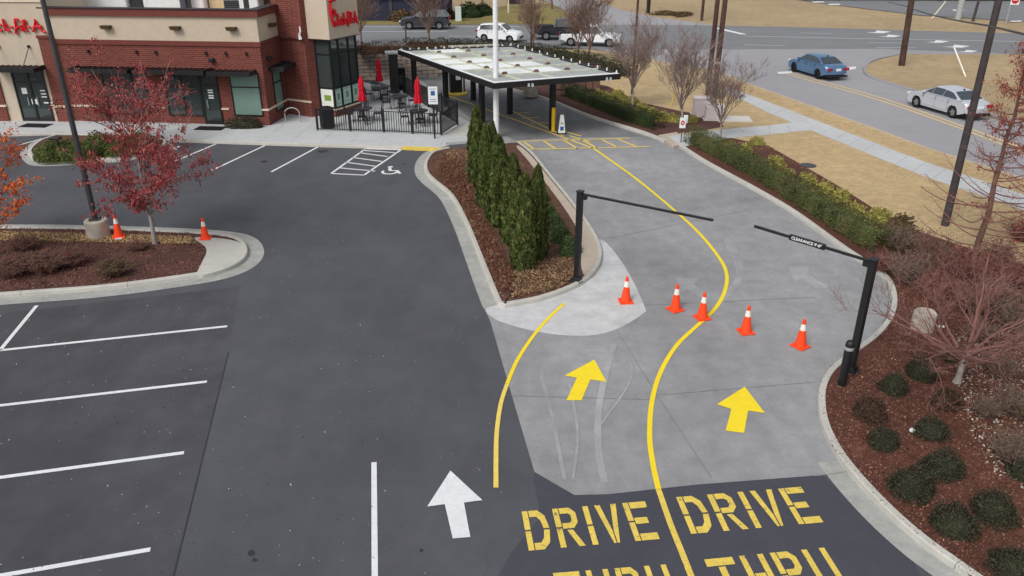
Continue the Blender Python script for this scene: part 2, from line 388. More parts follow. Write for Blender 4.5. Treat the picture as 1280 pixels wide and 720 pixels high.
for P in ([(770, 412), (825, 500), (892, 602)], [(805, 382), (1020, 372)], [(826, 494), (1020, 478)], [(742, 302), (940, 262)], [(690, 222), (850, 208)], [(636, 495), (815, 500)], [(1018, 596), (1060, 590)], [(672, 190), (742, 300)]):
    ribbon(resample(GP(P), .5), .016, Zs+.009, 'joint', 'slab_joint', drive)
# traces of ground-off old paint
ghost = [[(915, 300), (928, 328), (927, 350), (905, 378), (892, 388), (900, 372), (918, 350), (918, 330), (905, 303)],
         [(985, 333), (1012, 334), (1008, 342), (1038, 360), (1022, 362), (1000, 349), (993, 354)],
         [(845, 347), (873, 349), (868, 356), (893, 374), (880, 375), (858, 362), (852, 366)]]
for P in ghost: obj('worn_patch', MB().sheet(smooth(GP(P), 3, True) if len(P) > 7 else GP(P), Zs+.007), 'ghost_paint', drive)
for kz, (P, w_) in enumerate((([(676, 470), (690, 520), (706, 600)], .09), ([(768, 430), (750, 500), (748, 560), (756, 604)], .16), ([(712, 480), (722, 540), (716, 600)], .07), ([(776, 430), (790, 470), (752, 530)], .05))):
    ribbon(smooth(GP(P), 5), w_, Zs+.0074+kz*.0006, 'ghost_paint', 'worn_line', drive)
obj('dark_concrete', MB().sheet(GP([(646, 176), (700, 172), (800, 171), (820, 176), (740, 148), (690, 129), (640, 115), (600, 108), (560, 100), (520, 96), (560, 125), (600, 158)]), Zs+.004), 'concrete_dark', drive)  # darker grey sheet over the lane under the canopy
obj('old_asphalt', MB().sheet(GP([(285, 440), (216, 720), (150, 1000), (-900, 1000), (-900, 400), (0, 392), (300, 358)]), .0012), 'asphalt_dark', lot)
obj('dark_seam', MB().sheet(GP([(285, 440), (286.5, 440), (218.5, 720), (216, 720)]), .0022), 'oil', lot)
obj('tar_patch', MB().sheet(smooth(GP([(668, 592), (700, 606), (722, 622), (706, 634), (694, 655), (676, 690), (655, 702), (640, 720), (620, 730), (640, 690), (664, 664), (674, 640)]), 4, True), .0052), 'asphalt_new', lot)

def kerb(path, name='kerb', h=.14, w_=.16, mat='concrete_pale', closed=False, sec=3.0, gap=.012):
    """poured kerb along path, cut into sections; kerb body lies to the LEFT of the path"""
    root = None; P = resample(path, .3); L = int(round(sec/.3)); k = 0
    holder = thing(name, None, None); holder['kind'] = 'structure'
    while k < len(P)-1:
        seg = P[k:k+L+1]; k += L
        if len(seg) < 2: break
        mb = MB(); prof = [(0, -.02), (.012, h-.03), (.035, h), (w_-.01, h), (w_, h-.02), (w_, -.02)]
        N = len(seg); offs = [offset(seg, d) for d, _ in prof]; vs = []
        for j, (d, z) in enumerate(prof):
            for i in range(N):
                x, y = offs[j][i]
                if i == N-1 and N > 1:
                    ex, ey = seg[-1][0]-seg[-2][0], seg[-1][1]-seg[-2][1]; l = math.hypot(ex, ey); x -= ex/l*gap; y -= ey/l*gap
                vs.append((x, y, z))
        fs = [(j*N+i, j*N+i+1, (j+1)*N+i+1, (j+1)*N+i) for j in range(len(prof)-1) for i in range(N-1)]
        fs = [f[::-1] for f in fs]
        fs += [tuple(j*N for j in range(len(prof))), tuple(j*N+N-1 for j in range(len(prof)))[::-1]]
        mb.add(vs, fs); obj('kerb_section', mb, mat, holder)
    return holder
def gutter(path, d0, d1, z=.009, mat='concrete_gutter', name='gutter'):
    a, b_ = offset(path, d0), offset(path, d1); n = len(path)
    return struct(name, MB().add([(p[0], p[1], z) for p in a]+[(p[0], p[1], z) for p in b_], [(i, i+1, n+i+1, n+i) for i in range(n-1)]), mat)

# ---- central bed (arborvitae): path of kerb face, counter-clockwise (bed on the left)
cb = smooth(GP([(560, 187), (541, 192), (531, 204), (531, 217), (540, 228), (562, 247), (580, 280), (598, 325), (615, 368), (624, 385), (640, 384), (680, 376), (722, 360), (745, 342), (753, 324), (750, 306), (738, 284), (716, 254), (690, 222), (667, 194), (650, 180)]), 6)
kerb(cb, h=.14); gutter(cb[:58], -.42, .02)
bed_c = offset(cb, .15)
struct('mulch_bed', MB().prism(bed_c, -.02, .10), 'mulch_brown')
strip = smooth(GP([(742, 342), (750, 324), (747, 306), (735, 284), (713, 255), (687, 223), (664, 195), (650, 183), (646, 184), (658, 198), (680, 226), (704, 258), (721, 286), (724, 308), (726, 330), (731, 345)], .11), 3, True)
struct('edging_strip', MB().prism(strip, .0, .122), 'concrete_tan')
# ---- left big island (counter-clockwise seen from above)
li = smooth(GP([(-260, 395), (0, 373), (120, 364), (210, 353), (275, 342), (303, 330), (311, 315), (300, 301), (268, 295), (200, 291), (100, 288), (0, 287), (-260, 287)]), 6)
kerb(li, h=.14); gutter(li, -.5, .02)
bed_l = offset(li, .15); struct('mulch_bed', MB().prism(bed_l, -.02, .10), 'mulch')
TIP = smooth(GP([(243, 298), (268, 298), (298, 303), (307, 315), (300, 328), (275, 339), (247, 345), (252, 330), (258, 317), (256, 308)], .1), 3, True)
struct('island_paving', MB().prism(TIP, .0, .125), 'concrete_pale')
# ---- island in front of the shop
ti = smooth(GP([(204, 172), (209, 180), (196, 190), (150, 200), (90, 204), (52, 205), (40, 199), (36, 190), (50, 178), (70, 171)])[::-1], 6)
ti = ti[::-1]
A_ = sum(ti[i-1][0]*ti[i][1]-ti[i][0]*ti[i-1][1] for i in range(len(ti)))
if A_ < 0: ti = ti[::-1]
kerb(ti, h=.14); gutter(ti, -.35, .02)
bed_t = offset(ti, .15); struct('mulch_bed', MB().prism(bed_t, -.02, .10), 'mulch_brown')
# ---- long bed right of the lane: kerb face from bottom (near) to top (far); bed on the RIGHT, so path is reversed
rk = smooth(GP([(1300, 790), (1205, 722), (1150, 682), (1105, 642), (1066, 600), (1040, 565), (1024, 528), (1022, 492), (1034, 466), (1062, 443), (1092, 420), (1110, 395), (1112, 368), (1098, 345), (1050, 312), (990, 268), (940, 238), (880, 205), (845, 182)]), 6)
rk = rk[::-1]    # travelling towards the camera the bed lies on the left
kerb(rk, h=.15, w_=.17); gutter(rk[80:], -.45, .02)
rk2 = smooth(GP([(830, 179), (800, 167), (735, 147), (680, 125), (640, 114), (606, 107), (580, 100)]), 5)[::-1]
kerb(rk2, h=.15, w_=.17)
lawn_poly = GP([(2200, 1500), (1300, 790)])+offset(rk, .16)[::-1]+offset(rk2, .16)[::-1]+GP([(560, 84), (520, 66), (640, 63), (740, 63.5), (800, 71.5), (835, 80.5), (895, 90.5), (927, 102.5), (970, 118.5), (1088, 160.5), (1158, 186.5), (1280, 225.5), (1500, 296), (1900, 431)])
lawn = struct('lawn', MB().prism(lawn_poly, -.05, .11), 'lawn')
bedR = offset(rk, .16)[::-1]+GP([(862, 170), (900, 170), (960, 182), (1040, 228), (1110, 272), (1150, 290), (1215, 312), (1290, 335), (1500, 420), (1700, 900), (1400, 900)], .11)
struct('mulch_bed', MB().prism(bedR, 0, .125), 'mulch_red')
bedR2 = offset(rk2, .16)[::-1]+GP([(620, 80), (700, 96), (760, 108), (800, 128), (850, 139), (890, 146), (905, 158), (880, 163), (850, 166)], .11)
struct('mulch_bed', MB().prism(bedR2, 0, .125), 'mulch')
# ---- pavements made of slabs
def pavement(name, left, right, n, mat='concrete_walk', z0=0, z1=.13, sub=None):
    h = thing(name, None, None); h['kind'] = 'structure'
    L = [Vector(p) for p in left]; Rr = [Vector(p) for p in right]
    def at(P, t):
        s = t*(len(P)-1); i = min(int(s), len(P)-2); return P[i].lerp(P[i+1], s-i)
    for k in range(n):
        g = .004/ n * 2
        a, b_ = k/n+g, (k+1)/n-g
        obj('paving_slab', MB().prism([tuple(at(L, a)), tuple(at(L, b_)), tuple(at(Rr, b_)), tuple(at(Rr, a))], z0, z1), mat, h)
    return h
pavement('pavement', resample(GP([(908, 108), (927, 115), (970, 131), (1045, 160), (1155, 202), (1280, 243), (1480, 312)], .13), .5), resample(GP([(900, 113), (925, 123), (959, 140), (1015, 163), (1155, 220), (1280, 262), (1480, 335)], .13), .5), 26)
pavement('pavement', GP([(836, 170), (872, 165), (903, 161.5), (970, 156), (996, 152)], .13), GP([(852, 184), (884, 176), (923, 171), (970, 167), (1016, 162)], .13), 7, z1=.128)
struct('kerb_ramp', MB().prism(GP([(822, 170), (846, 166), (858, 180), (842, 184)], .08), 0, .126), 'concrete_tan')
# ---- roads
road = MB().sheet(GP([(742, 61), (800, 71), (835, 80), (895, 90), (927, 102), (970, 118), (1088, 160), (1158, 186), (1280, 225), (1500, 295), (1900, 430), (1900, 330), (1500, 220), (1280, 158), (1235, 147), (1140, 114), (1110, 105), (1085, 95), (1078, 86), (1092, 76), (1130, 68), (1280, 68), (1280, 58), (742, 58)]), -.004)
road = struct('side_road', road, 'road')
mainr = MB().sheet(GP([(-600, 61), (440, 57), (700, 60), (760, 62), (1110, 61), (1280, 68), (1700, 85), (1700, 60), (1280, 42), (1000, 34), (860, 31), (700, 30), (560, 31), (440, 31), (-600, 33)]), .0)
mainr = struct('main_road', mainr, 'road_dark')
struct('driveway', MB().sheet(GP([(700, 30.5), (730, 26), (700, 10), (670, -4), (735, -4), (775, 12), (820, 22), (900, 31.8)]), .003), 'road')
struct('far_road', MB().sheet(GP([(985, -2), (1060, 8), (1150, 19), (1290, 27), (1290, -12), (985, -12)]), -.003), 'road_dark')
struct('verge', MB().prism(GP([(440, 24), (440, 31), (560, 31), (700, 30), (722, 25), (690, 5), (640, 6), (560, 24)]), -.05, .08), 'green_lawn')
struct('traffic_island', MB().prism(smooth(GP([(1130, 69), (1095, 77), (1081, 87), (1087, 95), (1112, 104), (1142, 113), (1235, 143), (1290, 160)]), 4)+GP([(1500, 215), (1500, 95), (1280, 69.5)]), -.05, .10), 'lawn_far')
kerb(smooth(GP([(1130, 68), (1092, 76), (1079, 87), (1085, 96), (1110, 105), (1140, 114), (1235, 144), (1290, 161)]), 4), h=.13, w_=.15, mat='road')
kerb(smooth(GP([(800, 71.5), (835, 80.5), (895, 90.5), (927, 102.5), (970, 118.5), (1088, 160.5), (1158, 186.5), (1280, 225.5), (1480, 290)]), 4)[::-1], h=.12, w_=.15, mat='concrete_tan')
for P, w_, m_ in (([(985, 90), (1010, 97), (1100, 122), (1190, 153), (1280, 186), (1400, 232)], .17, 'tan_line'), ([(981, 91.6), (1006, 99), (1096, 124.4), (1185, 155), (1275, 189), (1400, 236)], .17, 'tan_line')):
    ribbon(smooth(GP(P), 5), w_, .004, m_, 'centre_line', road)
for P in ([(971, 90), (990, 89), (990, 91.5), (974, 92.5)], [(1057, 84.5), (1070, 83), (1070, 86), (1057, 88)]): obj('stop_line', MB().sheet(GP(P), .005), 'white_paint', road)
for P, w_ in (([(440, 39.5), (560, 39.5)], .12), ([(560, 45), (600, 45.5)], .12), ([(640, 52), (700, 53)], .12), ([(930, 45), (1060, 48), (1280, 52)], .12), ([(1000, 41), (1040, 42)], .1), ([(930, 56), (980, 57)], .1), ([(1085, 53), (1135, 54)], .1), ([(1095, 59), (1145, 60)], .1), ([(440, 33.5), (700, 33)], .15), ([(895, 35), (930, 43)], .6)):
    ribbon(GP(P), w_, .006, 'white_paint', 'lane_line', mainr)
for cx_, cy_, s_ in ((1098, 40, 1.0), (1112, 45, .9), (1172, 52, .9), (1195, 58, 1.1), (1210, 64, .8)):
    obj('lane_arrow', MB().sheet(GP([(cx_-16*s_, cy_+.4), (cx_-4, cy_+.3), (cx_-2, cy_-2*s_), (cx_+16*s_, cy_-.3), (cx_+6*s_, cy_+1.6*s_), (cx_-3, cy_+1.4)]), .006), 'white_paint', mainr)
for px_, py_ in ((1015, 2), (1035, 5), (1190, 12), (1262, 26)): obj('lane_arrow', MB().sheet(GP([(px_, py_), (px_+14, py_-.3), (px_+16, py_+1), (px_+2, py_+1.6)]), .006), 'white_paint', mainr)
# ---- pavement in front of the shop, patio
front = resample(GP([(-260, 176), (0, 171), (66, 169), (215, 177.5), (280, 180), (400, 184), (500, 187), (552, 189), (562, 184)], .0), .5)
back = GP([(-260, 120), (0, 120), (330, 120), (560, 120)])
ph = thing('pavement', None, None); ph['kind'] = 'structure'
fv = [Vector(p) for p in resample([p for p in front if p[0] < G(552, 189)[0]], 1.5)]
fd = (fv[-1]-fv[0]).normalized(); fn = Vector((-fd.y, fd.x))
for i in range(len(fv)-1):
    a, b_ = fv[i], fv[i+1]; d = (b_-a).normalized(); nrm = fn
    for (s0, s1) in ((.18, 1.75), (1.76, 3.3), (3.31, 5.6), (5.61, 12)):
        if (s0 > 5 and a.x > -9.5): continue
        if (a.x > -3.2 and s0 > 3): continue
        g = .006
        obj('paving_slab', MB().prism([tuple(a+d*g+nrm*s0), tuple(b_-d*g+nrm*s0), tuple(b_-d*g+nrm*s1), tuple(a+d*g+nrm*s1)], 0, .14), 'concrete_walk', ph)
struct('pavement_base', MB().prism(offset(front, .2)+GP([(560, 150), (560, 120), (330, 120), (-260, 120)]), -.02, .122), 'concrete_walk')
struct('patio_paving', MB().prism(GP([(392, 166), (560, 178), (586, 176), (600, 160), (560, 138), (500, 112), (440, 100), (430, 110)], .13), -.01, .134), 'concrete_walk')
struct('cobble_strip', MB().prism(GP([(553, 169.5), (573, 156), (590, 152), (605, 160), (603, 170)], .14), 0, .139), 'concrete_pale')
kerb(front, h=.14, w_=.17)
yk = GP([(503, 187.4), (551, 189.4)]); mb = MB()
a, b_ = offset(yk, .18), offset(yk, -.012); mb.prism([b_[0], b_[1], a[1], a[0]], 0, .146); obj('yellow_kerb', mb, 'yellow_letters', lot)
# ---- painted marks on the lot
for P in ([(0, 438), (284, 408)], [(0, 507), (260, 477)], [(0, 597), (230, 566)], [(0, 720), (188, 687)], [(0, 438), (46, 382)], [(211, 205), (270, 180)], [(265, 213), (331, 182)], [(339, 215), (397, 184)], [(25, 181), (62, 171)], [(467.5, 578), (469, 790)],
          [(414, 217), (457, 186)], [(455, 219), (501, 187.5)], [(457, 186), (501, 187.5)], [(414, 217), (455, 219)], [(425, 210), (469, 214)], [(433, 203), (470, 208)], [(441, 197), (478, 202)], [(449, 191), (486, 196)], [(452, 188), (496, 191)]):
    g = GP(P)
    if P[0][0] == 0 and P[1][1] != 382: d = (g[1][0]-g[0][0], g[1][1]-g[0][1]); g[0] = (g[0][0]-d[0]*.3, g[0][1]-d[1]*.3)
    ribbon(resample(g, .4), .11, Zs, 'white_paint', 'parking_line', lot)
for P, m_, p_, nm in (([(563, 589), (603, 626), (580, 629), (588, 672), (566, 674), (556, 631), (534, 634)], 'white_paint', lot, 'painted_arrow'), ([(743, 450), (758, 478), (738, 475), (727, 501), (708, 501), (721, 473), (706, 470)], 'yellow_paint', drive, 'painted_arrow'), ([(931, 484), (956, 517), (935, 514), (930, 542), (907, 539), (914, 512), (896, 506)], 'yellow_paint', drive, 'painted_arrow')):
    o = obj(nm, MB().sheet(GP(P), Zs+.012), m_, p_); o['label'] = 'white painted arrow on the dark asphalt' if m_ == 'white_paint' else ('yellow painted arrow in the left lane' if P[0][0] < 800 else 'yellow painted arrow in the right lane')
LY = [(742, 186), (790, 220), (832, 254), (870, 288), (897, 320), (908, 342), (906, 364), (894, 386), (872, 407), (846, 432), (826, 465), (815, 502), (812, 545), (816, 580), (823, 612)]
ribbon(smooth(GP(LY), 8), .115, Zs+.012, 'yellow_paint', 'lane_line', drive)
ribbon(smooth(GP([(823, 612), (838, 655), (852, 690), (866, 726), (890, 790)]), 8), .115, Zs+.005, 'yellow_letters', 'lane_line', lot)
ribbon(smooth(GP([(705, 380), (684, 400), (664, 424), (646, 452), (634, 480)]), 8), .10, Zs+.012, 'yellow_paint', 'lane_line', drive)
ribbon(smooth(GP([(634, 480), (626, 505), (621, 540), (620, 575), (620, 610)]), 8), .10, Zs+.008, 'yellow_worn', 'lane_line', lot)
for P in ([(646, 177), (788, 173)], [(646, 187.5), (812, 183.5)], [(586, 129), (742, 186)], [(560, 120), (586, 129)], [(572, 153), (640, 186)], [(655, 178), (668, 187)], [(680, 177), (694, 186)], [(705, 176), (722, 186)], [(728, 175.5), (746, 185.5)], [(752, 175), (772, 184.5)], [(772, 174), (796, 184)],
          [(640, 142), (662, 141)], [(652, 148), (676, 147)], [(664, 154), (686, 154)], [(700, 163), (728, 171)], [(712, 170), (738, 178)], [(575, 160), (600, 158)]):
    ribbon(resample(GP(P), .4), .12, Zs+.012, 'yellow_worn', 'lane_line', drive)
ribbon(resample(GP([(636, 137), (704, 170)]), .4), .12, Zs+.013, 'yellow_worn', 'lane_line', drive)
for px_, py_, r_ in ((330, 202, .18), (402, 189, .26), (314, 692, .07), (318, 700, .05), (527, 688, .05), (505, 205, .1), (190, 240, .08)):
    if r_:
        c = G(px_, py_); obj('oil_stain', MB().sheet(smooth([(c[0]+r_*random.uniform(.6, 1.3)*math.cos(R(k*45)), c[1]+r_*random.uniform(.6, 1.3)*math.sin(R(k*45))) for k in range(8)], 3, True), Zs-.002), 'oil', lot)
# stencil letters
def R_(x0, y0, x1, y1): return [(x0, y0), (x1, y0), (x1, y1), (x0, y1)]
T_ = .2; gp = .035
GL = {'D': [R_(0, 0, T_, .47), R_(0, .51, T_, 1), [(T_+gp, 0), (.55, 0), (.78, .16), (.86, .48), (.66, .48), (.6, .28), (.48, .17), (T_+gp, .17)], [(T_+gp, 1), (.55, 1), (.78, .84), (.86, .52), (.66, .52), (.6, .72), (.48, .83), (T_+gp, .83)]],
      'R': [R_(0, 0, T_, .47), R_(0, .51, T_, 1), [(T_+gp, 1), (.6, 1), (.8, .86), (.8, .6), (.62, .46), (T_+gp, .46), (T_+gp, .6), (.52, .6), (.6, .66), (.6, .8), (.52, .85), (T_+gp, .85)], [(.36, .42), (.56, .42), (.86, 0), (.64, 0)]],
      'I': [R_(0, 0, T_, .47), R_(0, .51, T_, 1)],
      'V': [[(0, 1), (.2, 1), (.38, .3), (.38, 0), (.3, 0)], [(.8, 1), (.6, 1), (.42, .3), (.42, 0), (.5, 0)]],
      'E': [R_(0, 0, T_, .47), R_(0, .51, T_, 1), R_(T_+gp, 0, .85, .17), R_(T_+gp, .42, .7, .58), R_(T_+gp, .83, .85, 1)],
      'T': [R_(0, .83, .95, 1), R_(.36, 0, .59, .80)], 'H': [R_(0, 0, T_, 1), R_(.62, 0, .62+T_, 1), R_(T_+gp, .42, .62-gp, .58)],
      'U': [[(0, 1), (T_, 1), (T_, .3), (.3, .17), (.4, .17), (.4, 0), (.25, 0), (0, .22)], [(.82, 1), (.62, 1), (.62, .3), (.52, .17), (.44, .17), (.44, 0), (.57, 0), (.82, .22)]]}
WD = {'D': .86, 'R': .86, 'I': .2, 'V': .8, 'E': .85, 'T': .95, 'H': .82, 'U': .82}
def word(txt, bl, tl, tr):
    bl, tl, tr = Vector(G(*bl)), Vector(G(*tl)), Vector(G(*tr)); ux = tr-tl; uy = tl-bl; sp = .24
    tot = sum(WD[c] for c in txt)+sp*(len(txt)-1); x = 0
    for c in txt:
        mb = MB()
        for poly in GL[c]:
            mb.sheet([tuple(bl+ux*((x+p[0])/tot)+uy*p[1]) for p in poly], Zs+.006)
        obj('painted_letter', mb, 'yellow_letters', lot); x += WD[c]+sp
word('DRIVE', (661, 689), (652, 640), (806, 627))
word('DRIVE', (864, 668), (845, 622), (1001, 609))
word('THRU', (703, 773), (691, 717), (832, 706))
word('THRU', (905, 757), (880, 700), (1030, 685))
def disc_sheet(mb, c, r0, r1, a0=0, a1=2*math.pi, z=Zs+.004, n=18, sx_=1):
    vs = []
    for k in range(n+1):
        a = a0+(a1-a0)*k/n; vs += [(c[0]+math.cos(a)*r0*sx_, c[1]+math.sin(a)*r0, z), (c[0]+math.cos(a)*r1*sx_, c[1]+math.sin(a)*r1, z)]
    mb.add(vs, [(2*k, 2*k+1, 2*k+3, 2*k+2) for k in range(n)])
wc = G(489, 214); mb = MB(); disc_sheet(mb, (wc[0]-.05, wc[1]-.12), .26, .38, R(150), R(370)); disc_sheet(mb, (wc[0]-.12, wc[1]+.62), 0.0, .12)
mb.sheet([(wc[0]-.2, wc[1]+.45), (wc[0]-.05, wc[1]+.45), (wc[0]+.02, wc[1]+.05), (wc[0]-.12, wc[1]+.02)], Zs+.005).sheet([(wc[0]-.1, wc[1]+.12), (wc[0]+.3, wc[1]+.12), (wc[0]+.5, wc[1]-.35), (wc[0]+.38, wc[1]-.4), (wc[0]+.2, wc[1]+.0), (wc[0]-.1, wc[1]+.0)], Zs+.0055)
o = obj('wheelchair_symbol', mb, 'white_paint', lot)
wc = G(213, 185); obj('painted_square', MB().sheet([(wc[0]-.4, wc[1]-.3), (wc[0]+.4, wc[1]-.35), (wc[0]+.4, wc[1]+.35), (wc[0]-.4, wc[1]+.3)], Zs+.004), 'white_paint', lot)

# ================================================================== SHOP
BF = dict(M0=(-24.35, 43.35), M1=G(338, 160), )
bx, by = -18.0, 46.0
shop = thing('restaurant', 'brick and cream stucco restaurant with black awnings, red lettering and a glazed corner', 'restaurant', (bx, by, 0))
def sp(name, mb, mat, par=None, sm=None, label=None):
    o = obj(name, mb, mat, par or shop, sm, world=True)
    if label: o['label'] = label
    return o
M0 = (-24.3, 43.0); M1 = G(338, 160); M2 = G(362, 145.5); P1 = G(391, 149.5); P2 = G(402, 147.5); Q0 = P2; Q1 = G(421, 149.5); Q2 = G(452, 139)
T0 = (-34, 43.2); T1 = (-24.0, 42.8)
BK = 60
def lerp2(a, b_, t): return (a[0]+(b_[0]-a[0])*t, a[1]+(b_[1]-a[1])*t)
def unit(a, b_): l = math.hypot(b_[0]-a[0], b_[1]-a[1]); return ((b_[0]-a[0])/l, (b_[1]-a[1])/l)
def out2(p, a, b_, d):  # push p outwards (to the right of travel a->b, i.e. towards viewer)
    u = unit(a, b_); return (p[0]+u[1]*d, p[1]-u[0]*d)
# main brick body and stucco band
wall = MB().prism([M0, M1, M2, (M2[0]+.6, BK), (M0[0], BK)], .0, 4.18); sp('brick_wall', wall, 'brick')
def ringpoly(d): return [out2(M0, M0, M1, d), (out2(M1, M0, M1, d)[0]+d, out2(M1, M0, M1, d)[1]), (M2[0]+d, M2[1]+.3), (M2[0]+.6, BK-.1), (M0[0]+.02, BK-.1)]
sp('brick_cornice', MB().prism(ringpoly(.07), 4.18, 4.42), 'maroon_trim')
def ringwall(d): 
    o_ = ringpoly(d)[:3]; i_ = [(M0[0]+.3, M0[1]+.35), (M1[0]-.35, M1[1]+.35), (M2[0]-.35, M2[1]+.3)]
    return o_+i_[::-1]
sp('stucco_band', MB().prism(ringwall(.03), 4.42, 5.62), 'stucco')
sp('parapet_trim', MB().prism(ringwall(.16), 5.62, 5.95), 'maroon_trim')
sp('parapet_cap', MB().prism(ringwall(.2), 5.95, 6.0), 'cap_metal')
# the roof deck seen behind the parapet
sp('roof', MB().prism([(M0[0]+.3, M0[1]+.6), (M1[0]-.4, M1[1]+.8), (M2[0]-.3, BK-.4), (M0[0]+.3, BK-.4)], 4.42, 5.0), 'roof_white')
# plinth stone strip
def band(a, b_, z0, z1, d, mat, name): u = unit(a, b_); a2 = out2(a, a, b_, d); b2 = out2(b_, a, b_, d); sp(name, MB().prism([a2, b2, (b2[0]-u[1]*-0, b2[1]+d*.9), (a2[0], a2[1]+d*.9)], z0, z1), mat)
def onwall(a, b_, s0, s1, d0, d1):      # rectangle along wall a->b between metres s0,s1 and outward d0..d1
    u = unit(a, b_); n_ = (u[1], -u[0])
    return [(a[0]+u[0]*s+n_[0]*d, a[1]+u[1]*s+n_[1]*d) for s, d in ((s0, d1), (s1, d1), (s1, d0), (s0, d0))]
def sof(a, b_, px, py):                 # metres along wall for picture column px at row py
    # intersect viewing plane column with wall line
    u = unit(a, b_); best = 0; bd = 1e9; L = math.hypot(b_[0]-a[0], b_[1]-a[1])
    for k in range(401):
        s = L*k/400*1.0; X, Y = a[0]+u[0]*s, a[1]+u[1]*s; bb = (360-py)/FPX; xx = 640+FPX*X/Y*(CT+bb*ST)
        if abs(xx-px) < bd: bd = abs(xx-px); best = s
    return best
LM = math.hypot(M1[0]-M0[0], M1[1]-M0[1])
SILL = True
LS = math.hypot(M2[0]-M1[0], M2[1]-M1[1]); sp('sill_course', MB().prism(onwall(M1, M2, 0.05, LS, -.02, .05), .92, 1.02), 'cream_stone')
def window(a, b_, s0, s1, z0, z1, nm='window', panes=1, split=.66, mat='window_film', rec=.0):
    fr = MB(); th = .07
    for (x0, x1, y0, y1) in ((s0, s1, z0, z0+th), (s0, s1, z1-th, z1), (s0, s0+th, z0+th, z1-th), (s1-th, s1, z0+th, z1-th), (s0+th, s1-th, z0+(z1-z0)*split, z0+(z1-z0)*split+.06)):
        fr.prism(onwall(a, b_, x0, x1, -.1, .045), y0, y1)
    for k in range(1, panes):
        xm = s0+(s1-s0)*k/panes; fr.prism(onwall(a, b_, xm-.035, xm+.035, -.1, .05), z0+th, z1-th)
    o = sp(nm, fr, 'black_metal')
    for (y0, y1) in ((z0+th, z0+(z1-z0)*split), (z0+(z1-z0)*split+.06, z1-th)):
        for k in range(panes):
            x0 = s0+th+(s1-s0-2*th)*k/panes; x1 = s0+th+(s1-s0-2*th)*(k+1)/panes
            sp('pane', MB().prism(onwall(a, b_, x0, x1, -.08, .012), y0, y1), mat, o)
    return o
def awning(a, b_, s0, s1, z, dep=1.0, h=.28, rods=()):
    mb = MB(); mb.prism(onwall(a, b_, s0, s1, .0, dep), z, z+.10)
    mb.prism(onwall(a, b_, s0, s1, dep, dep+.05), z-.06, z+.16); mb.prism(onwall(a, b_, s0-.05, s0, 0, dep+.05), z-.06, z+.16); mb.prism(onwall(a, b_, s1, s1+.05, 0, dep+.05), z-.06, z+.16)
    k = s0+.3
    while k < s1: mb.prism(onwall(a, b_, k, k+.04, .02, dep), z+.10, z+.14); k += .3
    o = sp('awning', mb, 'black_metal')
    for s in rods:
        q = onwall(a, b_, s, s, 0, dep-.1); mb2 = MB(); mb2.tube([(q[2][0], q[2][1], z+1.1), (q[0][0], q[0][1], z+.12)], .022, 5); mb2.tube([(q[2][0], q[2][1], z+1.1), (onwall(a, b_, s, s, 0, .1)[0][0], onwall(a, b_, s, s, 0, .1)[0][1], z+1.07)], .07, 6)
        sp('tie_rod', mb2, 'black_metal', o)
    return o
def sm_(px, py): return sof(M0, M1, px, py)
window(M0, M1, sm_(287, 100), sm_(324, 100), .62, 2.86)
window(M0, M1, sm_(206, 110), sm_(250, 110), .55, 2.85, panes=2, mat='shop_glass')
window(M0, M1, sm_(130, 110), sm_(185, 110), .55, 2.85, panes=3, mat='shop_glass')
for a_, b2 in ((.3, sm_(128, 125)), (sm_(186, 125), sm_(205, 125)), (sm_(275, 125), sm_(285, 125)), (sm_(326, 125), LM+.05)): sp('sill_course', MB().prism(onwall(M0, M1, a_, b2, -.02, .05), .92, 1.02), 'cream_stone')
awning(M0, M1, sm_(268, 87), sm_(319, 87), 2.9, .9)
awning(M0, M1, sm_(178, 85), sm_(264, 85), 2.95, 1.0)
awning(M0, M1, sm_(100, 84), sm_(170, 84), 2.95, 1.0)
def door(a, b_, s0, s1, h_, leaves_=1, ser=0):
    fr = MB(); th = .08
    for (x0, x1, y0, y1) in ((s0, s1, h_-th, h_), (s0, s0+th, 0.14, h_-th), (s1-th, s1, 0.14, h_-th)): fr.prism(onwall(a, b_, x0, x1, -.1, .06), y0, y1)
    for k in range(1, leaves_): xm = s0+(s1-s0)*k/leaves_; fr.prism(onwall(a, b_, xm-.06, xm+.06, -.1, .06), .14, h_-th)
    fr.prism(onwall(a, b_, s0+th, s1-th, -.1, .05), .14, .34); fr.prism(onwall(a, b_, s0+th, s1-th, -.1, .05), 2.18, 2.26)
    o = sp('door', fr, 'black_metal')
    sp('glass_panel', MB().prism(onwall(a, b_, s0+th, s1-th, -.08, .015), .34, h_-th), 'shop_glass', o)
    for k in range(leaves_):
        xm = s0+(s1-s0)*(k+.5)/leaves_+ (.18 if leaves_ > 1 and k == 0 else -.18)
        q = onwall(a, b_, xm, xm, 0, .1); sp('handle', MB().tube([(q[0][0], q[0][1], 1.0), (q[0][0], q[0][1], 1.45)], .025, 6), 'grey_metal', o)
    return o
d1 = door(M0, M1, sm_(250, 110), sm_(273, 110), 2.86)
s_ = sm_(262, 112)
for z in (1.9, 1.78, 1.62, 1.5): sp('notice', MB().prism(onwall(M0, M1, s_-.12, s_+.16, .02, .03), z, z+.07), 'notice_white', d1)
for px_, py_ in ((263, 160.5), (45, 157)):
    c = G(px_, py_, .14); tag(obj('door_mat', MB().box(c[0], c[1], .141, 1.5, .8, .015, -.1), 'tyre'), 'black doormat before the '+('double door of the left tower' if px_ < 100 else 'single door in the brick wall'), 'mat')
